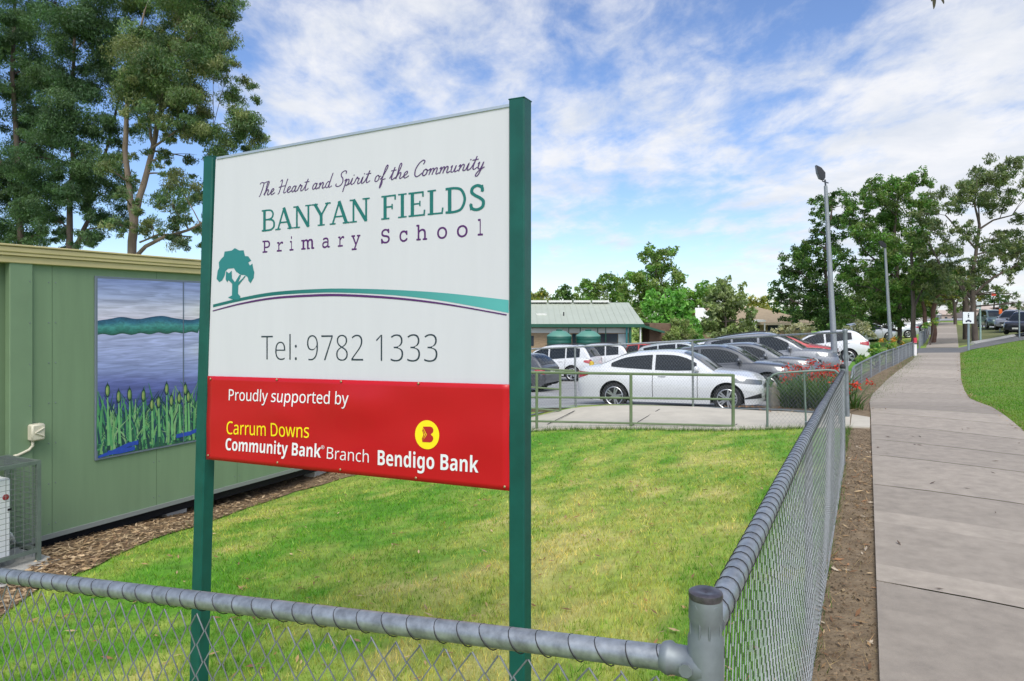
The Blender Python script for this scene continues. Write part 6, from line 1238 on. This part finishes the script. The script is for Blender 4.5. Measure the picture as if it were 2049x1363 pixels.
for i, (px, py, Y, h, n, nf, lb) in enumerate([
  (1580, 815, 14.6, .75, 150, 2, 'low clump of strap leaves behind the gate corner'), (1608, 812, 14.4, .85, 170, 5, 'dense strap leaved clump in the middle of the gate mesh'), (1636, 810, 14.0, .9, 180, 9, 'strap leaved plant with clustered red flowers over the gate rail'),
  (1660, 806, 13.6, .85, 170, 9, 'red flowered clump against the street fence rail'), (1600, 790, 16.5, 1.0, 150, 6, 'taller plant with orange red blooms before the silver wagon'), (1640, 780, 17.5, 1.0, 150, 7, 'red blooms in front of the lamp post foot'),
  (1566, 792, 16.2, .8, 130, 1, 'sparse green clump at the nose of the white sedan'), (1680, 790, 15.8, .95, 140, 5, 'red flowering clump behind the tall gate post'), (1708, 806, 13.8, .5, 60, 6, 'small red flowered plant between gate post and path')]):
    strap_plant(px, py, Y, h, n, 40+i, lb, nf)
litter('bed_litter', np.array([(RNG.uniform(4.9, 7.2), RNG.uniform(13.2, 16.5)) for _ in range(420)]), .08, tan, 12, 'dry leaves and mulch under the red flowering plants', .05)
# weathered grey stump by the car nose
import bmesh
bm = bmesh.new(); bmesh.ops.create_icosphere(bm, subdivisions=3, radius=1)
for v in bm.verts: v.co = v.co*(1+.16*math.sin(v.co.x*4+1)*math.cos(v.co.y*5)+.08*math.sin(v.co.z*9+v.co.x*6)); v.co.x *= .11; v.co.y *= .12; v.co.z *= .33
me = bpy.data.meshes.new('tree_stump'); bm.to_mesh(me); bm.free(); rk = link('tree_stump', me, M('weathered_stump', (.28, .25, .20), .9, var=.4, scale=5, bump=.5, bscale=12), None, True); p = at(1549, 812, 14.6); rk.location = (p.x, p.y, gz(p.x, p.y)+.2); tag(rk, 'weathered upright stump at the nose of the white sedan', 'stump')
# overhanging gum twig at the top of the view
tw = thing('gum_twig', at(1872, -60, 4.2), 'drooping gum leaves hanging in from the top of the view', 'branch'); mb = MB(); q0 = at(1872, -60, 4.2); mb.tube([q0+Vector((.5, .4, 1.6)), q0+Vector((.12, .1, .5)), q0, at(1876, -20, 4.2)], [.02, .012, .006, .003], 6); mb.build('stem', dbark, tw)
V = []; C = []; Fx = []
for (x0, y0, x1, y1, w) in ((1868, -22, 1857, 8, 4.5), (1872, -20, 1866, 20, 4.5), (1880, -24, 1893, 2, 4), (1884, -16, 1880, 14, 4), (1890, -30, 1876, -4, 5), (1860, -40, 1850, -10, 4), (1895, -45, 1902, -12, 4)):
    m0 = len(V); a, b = at(x0, y0, 4.2), at(x1, y1, 4.2); b.y += random.uniform(-.04, .04); d = b-a; s = Vector((-d.z, 0, d.x)).normalized()*w/F*4.2/1.2
    for k in range(6): t = k/5; p = a+d*t+Vector((.006*math.sin(3*t), .01*math.sin(4*t), 0)); wi = s*math.sin(math.pi*min(.98, max(.06, t)))**.7; V += [tuple(p-wi), tuple(p+wi)]; c = (.05, .045, .02); C += [c, c]
    Fx += [(m0+2*k, m0+2*k+1, m0+2*k+3, m0+2*k+2) for k in range(5)]
me = mesh_np('leaves', V, Fx, np.array(C)); me.transform(Matrix.Translation(-tw.location)); link('leaves', me, leafm, tw)
print('leaf faces', cnt)
# ================================================================ SCHOOL BUILDINGS
brick = M('tan_brick', (.36, .26, .16), .9, var=.25, scale=4, stretch=(1, 1, 3)); roofg = M('pale_green_roof', (.40, .435, .36), .5, var=.06, scale=1); fasc = M('dark_green_fascia', (.012, .085, .05), .5); wht = M('white_trim', (.66, .66, .62), .6); dkg = M('window_glass', (.03, .045, .055), .1, spec=.8)
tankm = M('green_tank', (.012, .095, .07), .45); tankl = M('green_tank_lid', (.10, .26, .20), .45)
Yb = 50.0; pb = lambda x, y, Y=Yb: at(x, y, Y)
hb = thing('school_hall', Vector((pb(1290, 700).x, Yb, gz(pb(1290, 700).x, Yb))), 'school hall with pale green metal roof and dark green gutter', 'building')
gB = -2.3; xL = pb(800, 0).x; xR = pb(1290, 0).x; xe = pb(1268, 0).x; ez = pb(0, 651).z; rz_ = at(0, 608, Yb+5).z
mb = MB(); mb.box(((xL+xe)/2, Yb+5.2, (gB+ez)/2), (xe-xL, 8.6, ez-gB)); mb.build('wall', brick, hb)
mb = MB(); xr1 = at(1258, 0, Yb+5.2).x; th = .10
e = [Vector((xL-.5, Yb+.2, ez)), Vector((xR, Yb+.2, ez)), Vector((xr1, Yb+5.2, rz_)), Vector((xL-.5, Yb+5.2, rz_))]; mb.prism(e, (0, 0, th))
e2 = [Vector((xR, Yb+.2, ez)), Vector((xR+.3, Yb+10.2, ez)), Vector((xr1, Yb+5.2, rz_))]; mb.prism([p+Vector((0.003, 0, 0)) for p in e2], (0, 0, th)); e3 = [Vector((xL-.5, Yb+5.203, rz_)), Vector((xr1, Yb+5.203, rz_)), Vector((xR+.3, Yb+10.2, ez)), Vector((xL-.5, Yb+10.2, ez))]; mb.prism(e3, (0, 0, th)); rf = mb.build('roof', roofg, hb)
mb = MB()
for k in np.arange(xL, xR-.3, .45): t_ = 1 if k < xr1 else (xR-k)/(xR-xr1); mb.prism([Vector((k, Yb+.2, ez+th+.001)), Vector((k+.04, Yb+.2, ez+th+.001)), Vector((k+.04, Yb+.2+5*t_, ez+(rz_-ez)*t_+th+.001)), Vector((k, Yb+.2+5*t_, ez+(rz_-ez)*t_+th+.001))], (0, 0, .025))
mb.build('rib', roofg, rf)
for a, b in ((1060, 1095), (1097, 1145), (1147, 1182), (1184, 1219)):
    mb = MB(); x0, x1 = at(a, 0, Yb+4.9).x, at(b, 0, Yb+4.9).x; mb.box(((x0+x1)/2, Yb+4.95, rz_+.19), (x1-x0-.06, .5, .16)); mb.build('ridge_vent', wht, rf)
mb = MB(); q = pb(1128, 634, Yb+2.0); mb.tube([q-Vector((0, 0, .4)), q+Vector((0, 0, .35))], .05, 8); mb.build('flue', void_m, rf)
mb = MB(); q = pb(1083, 629, Yb+2.4); mb.box(q, (.75, .5, .14)); mb.build('skylight', wht, rf)
mb = MB(); mb.box(((xL+xR)/2, Yb+.1, ez-.03), (xR-xL, .18, .24)); mb.build('gutter', fasc, hb)
mb = MB(); mb.box(((xL+xe)/2, Yb+.86, ez-.40), (xe-xL, .06, .34)); mb.build('eaves_panel', wht, hb)
for a, b, t_, bt_ in ((1201, 1236, 668, 690), (1062, 1068, 672, 692), (1145, 1152, 668, 690)):
    mb = MB(); q0, q1 = pb(a, t_, Yb+.88), pb(b, bt_, Yb+.88); mb.box((q0+q1)/2, (q1.x-q0.x, .06, q0.z-q1.z)); mb.build('window', dkg, hb)
mb = MB(); q0, q1 = pb(1237, 668, Yb+.88), pb(1253, 692, Yb+.88); mb.box((q0+q1)/2, (q1.x-q0.x, .08, q0.z-q1.z)); mb.build('door', M('pale_door', (.40, .46, .47), .5), hb)
for x, mt, r in ((1281.5, wht, .06), (1254, M('teal_post', (.02, .16, .17), .5), .07), (1261, fasc, .10)):
    mb = MB(); q = pb(x, 653, Yb+.3); mb.tube([Vector((q.x, Yb+.3, gB)), Vector((q.x, Yb+.3, ez-.08))], r, 8); mb.build('verandah_post', mt, hb)
for x in (1138, 1161, 1196, 1212):
    mb = MB(); q = pb(x, 653, Yb+.35); mb.tube([Vector((q.x, Yb+.35, gB)), Vector((q.x, Yb+.35, ez-.08))], .035, 6); mb.build('post', fasc, hb)
mb = MB(); e = [pb(1290, 651), pb(1330, 663), pb(1330, 667), pb(1290, 656)]; mb.prism(e, (.4, 6, 0)); mb.build('verandah_roof', fasc, hb)
mb = MB(); q0, q1 = at(1292, 660, Yb+3), at(1335, 700, Yb+3); mb.box((q0+q1)/2, (q1.x-q0.x, 3, abs(q0.z-q1.z)+1)); mb.build('wing', M('brown_brick', (.16, .10, .065), .9, var=.3, scale=5), hb)
def tank(px, Y, label, rpx=24.5):
    b = at(px, 700, Y); g = gz(b.x, b.y); R_ = rpx/F*Y; t = at(0, 673, Y).z; o = thing('water_tank', (b.x, Y, g), label, 'water tank', 'green water tanks')
    mb = MB(); prof = [(R_, 0)]; h = t-g; n = 9
    for k in range(n): prof += [(R_, h*(k+.15)/n), (R_*1.02, h*(k+.3)/n), (R_*1.02, h*(k+.7)/n), (R_, h*(k+.85)/n)]
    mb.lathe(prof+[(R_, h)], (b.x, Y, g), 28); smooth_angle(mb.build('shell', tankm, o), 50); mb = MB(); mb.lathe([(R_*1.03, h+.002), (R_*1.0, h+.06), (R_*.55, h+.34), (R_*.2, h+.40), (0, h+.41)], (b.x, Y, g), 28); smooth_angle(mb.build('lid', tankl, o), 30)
    mb = MB(); mb.lathe([(.22, h+.38), (.22, h+.47), (0, h+.48)], (b.x, Y-.1, g), 14); mb.build('hatch', tankm, o)
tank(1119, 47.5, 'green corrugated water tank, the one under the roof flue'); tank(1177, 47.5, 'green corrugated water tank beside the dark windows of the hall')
# tan roofed classroom block
Yt = 68.0; tb = thing('classroom_block', Vector((at(1520, 700, Yt).x, Yt, gz(at(1520, 0, Yt).x, Yt))), 'low brick classroom block with broad tan hipped roof', 'building'); tanr = M('tan_roof_tiles', (.36, .275, .17), .8, var=.12, scale=2, stretch=(1, 1, 4)); a_ = lambda x, y, d=0: at(x, y, Yt+d)
mb = MB(); ezt = a_(0, 648).z; xl, xr = a_(1392, 0).x, a_(1640, 0).x; rg = at(1512, 616, Yt+7)
rl_ = at(1420, 616, Yt+7); q = [Vector((xl, Yt, ezt)), Vector((xr, Yt, ezt)), rg, rl_]; mb.prism(q, (0, 0, .12)); mb.prism([Vector((xr+.003, Yt, ezt)), Vector((xr+.5, Yt+14, ezt)), rg+Vector((.003, 0, 0))], (0, 0, .12)); mb.prism([rl_+Vector((0, .003, 0)), rg+Vector((0, .003, 0)), Vector((xr+.5, Yt+14, ezt)), Vector((xl, Yt+14, ezt))], (0, 0, .12)); mb.build('roof', tanr, tb)
mb = MB(); gt_ = -2.6; mb.box(((xl+xr)/2, Yt+7.2, (gt_+ezt)/2-.01), (xr-xl-1.0, 13, ezt-gt_)); mb.build('wall', M('sand_brick', (.40, .29, .17), .9, var=.2, scale=4, stretch=(1, 1, 3)), tb)
mb = MB(); mb.box(((xl+xr)/2, Yt-.04, ezt-.02), (xr-xl, .12, .2)); mb.build('gutter', M('tan_gutter', (.42, .35, .25), .5), tb)
for x0, x1, y0, y1 in ((1536, 1560, 650, 664), (1592, 1607, 650, 660), (1622, 1634, 652, 662), (1500, 1520, 652, 668)):
    q0, q1 = a_(x0, y0, .68), a_(x1, y1, .68); mb = MB(); mb.box((q0+q1)/2, (q1.x-q0.x, .08, q0.z-q1.z)); mb.build('window', dkg, tb)
mb = MB(); q = [a_(1492, 642, -1.5), a_(1532, 640, -1.5), a_(1532, 644, -1.5), a_(1492, 646, -1.5)]; mb.prism(q, (0, 2.0, 0)); mb.build('porch_roof', wht, tb)
for x in (1494, 1512, 1530): mb = MB(); q = a_(x, 646, -1.3); mb.tube([Vector((q.x, q.y, gt_)), q], .06, 6); mb.build('porch_post', wht, tb)
lb_ = thing('small_block', Vector((at(1410, 700, 60).x, 60, gz(at(1410, 0, 60).x, 60))), 'small brick block with white eaves peeping past the grey green tree', 'building'); q0, q1 = at(1396, 650, 60), at(1425, 700, 60); mb = MB(); mb.box(Vector(((q0.x+q1.x)/2, 62, (q0.z+q1.z)/2)), (q1.x-q0.x, 4, q0.z-q1.z)); mb.build('wall', brick, lb_)
mb = MB(); mb.box(Vector(((q0.x+q1.x)/2, 61.9, q0.z+.1)), (q1.x-q0.x+.6, 4.8, .16)); mb.prism([Vector((q0.x-.3, 59.6, q0.z+.2)), Vector((q1.x+.3, 59.6, q0.z+.2)), Vector((q1.x-.2, 62, q0.z+1.4)), Vector((q0.x+.3, 62, q0.z+1.4))], (0, 0, .08)); mb.build('roof', wht, lb_)
# low roofs across the road
far = M('far_wall', (.42, .34, .28), .8); farr = M('far_roof', (.50, .40, .33), .7)
for i, (x0, x1, yt, yb_, Y, lb) in enumerate(((1885, 1925, 622, 640, 125, 'small pale house at the far end of the path'), (1950, 2015, 612, 632, 120, 'low pink roofed house across the road behind the dark green car'), (2020, 2110, 614, 634, 115, 'long low house across the road behind the black car'), (1800, 1850, 624, 642, 110, 'pale shed glimpsed between the trunks'))):
    q0, q1 = at(x0, yt, Y), at(x1, yb_+25, Y); o = thing('far_house', Vector(((q0.x+q1.x)/2, Y, gz((q0.x+q1.x)/2, Y))), lb, 'house', 'houses across the road'); w = q1.x-q0.x; zm = at(0, (yt+yb_)/2-1, Y).z
    mb = MB(); mb.box(((q0.x+q1.x)/2, Y+4, (zm+q1.z)/2), (w*.94, 7.4, zm-q1.z)); wl = mb.build('wall', far, o); mb = MB(); mb.prism([Vector((q0.x, Y, zm)), Vector((q1.x, Y, zm)), Vector((q1.x-w*.15, Y+4, q0.z)), Vector((q0.x+w*.15, Y+4, q0.z))], (0, 0, .15)); mb.prism([Vector((q0.x, Y+8, zm)), Vector((q0.x+w*.15, Y+4.003, q0.z)), Vector((q1.x-w*.15, Y+4.003, q0.z)), Vector((q1.x, Y+8, zm))], (0, 0, .15)); mb.build('roof', farr, o)
    for f in (.25, .6): mb = MB(); mb.box((q0.x+w*f, Y+.27, zm-.9), (w*.12, .06, 1.0)); mb.build('window', dkg, o)
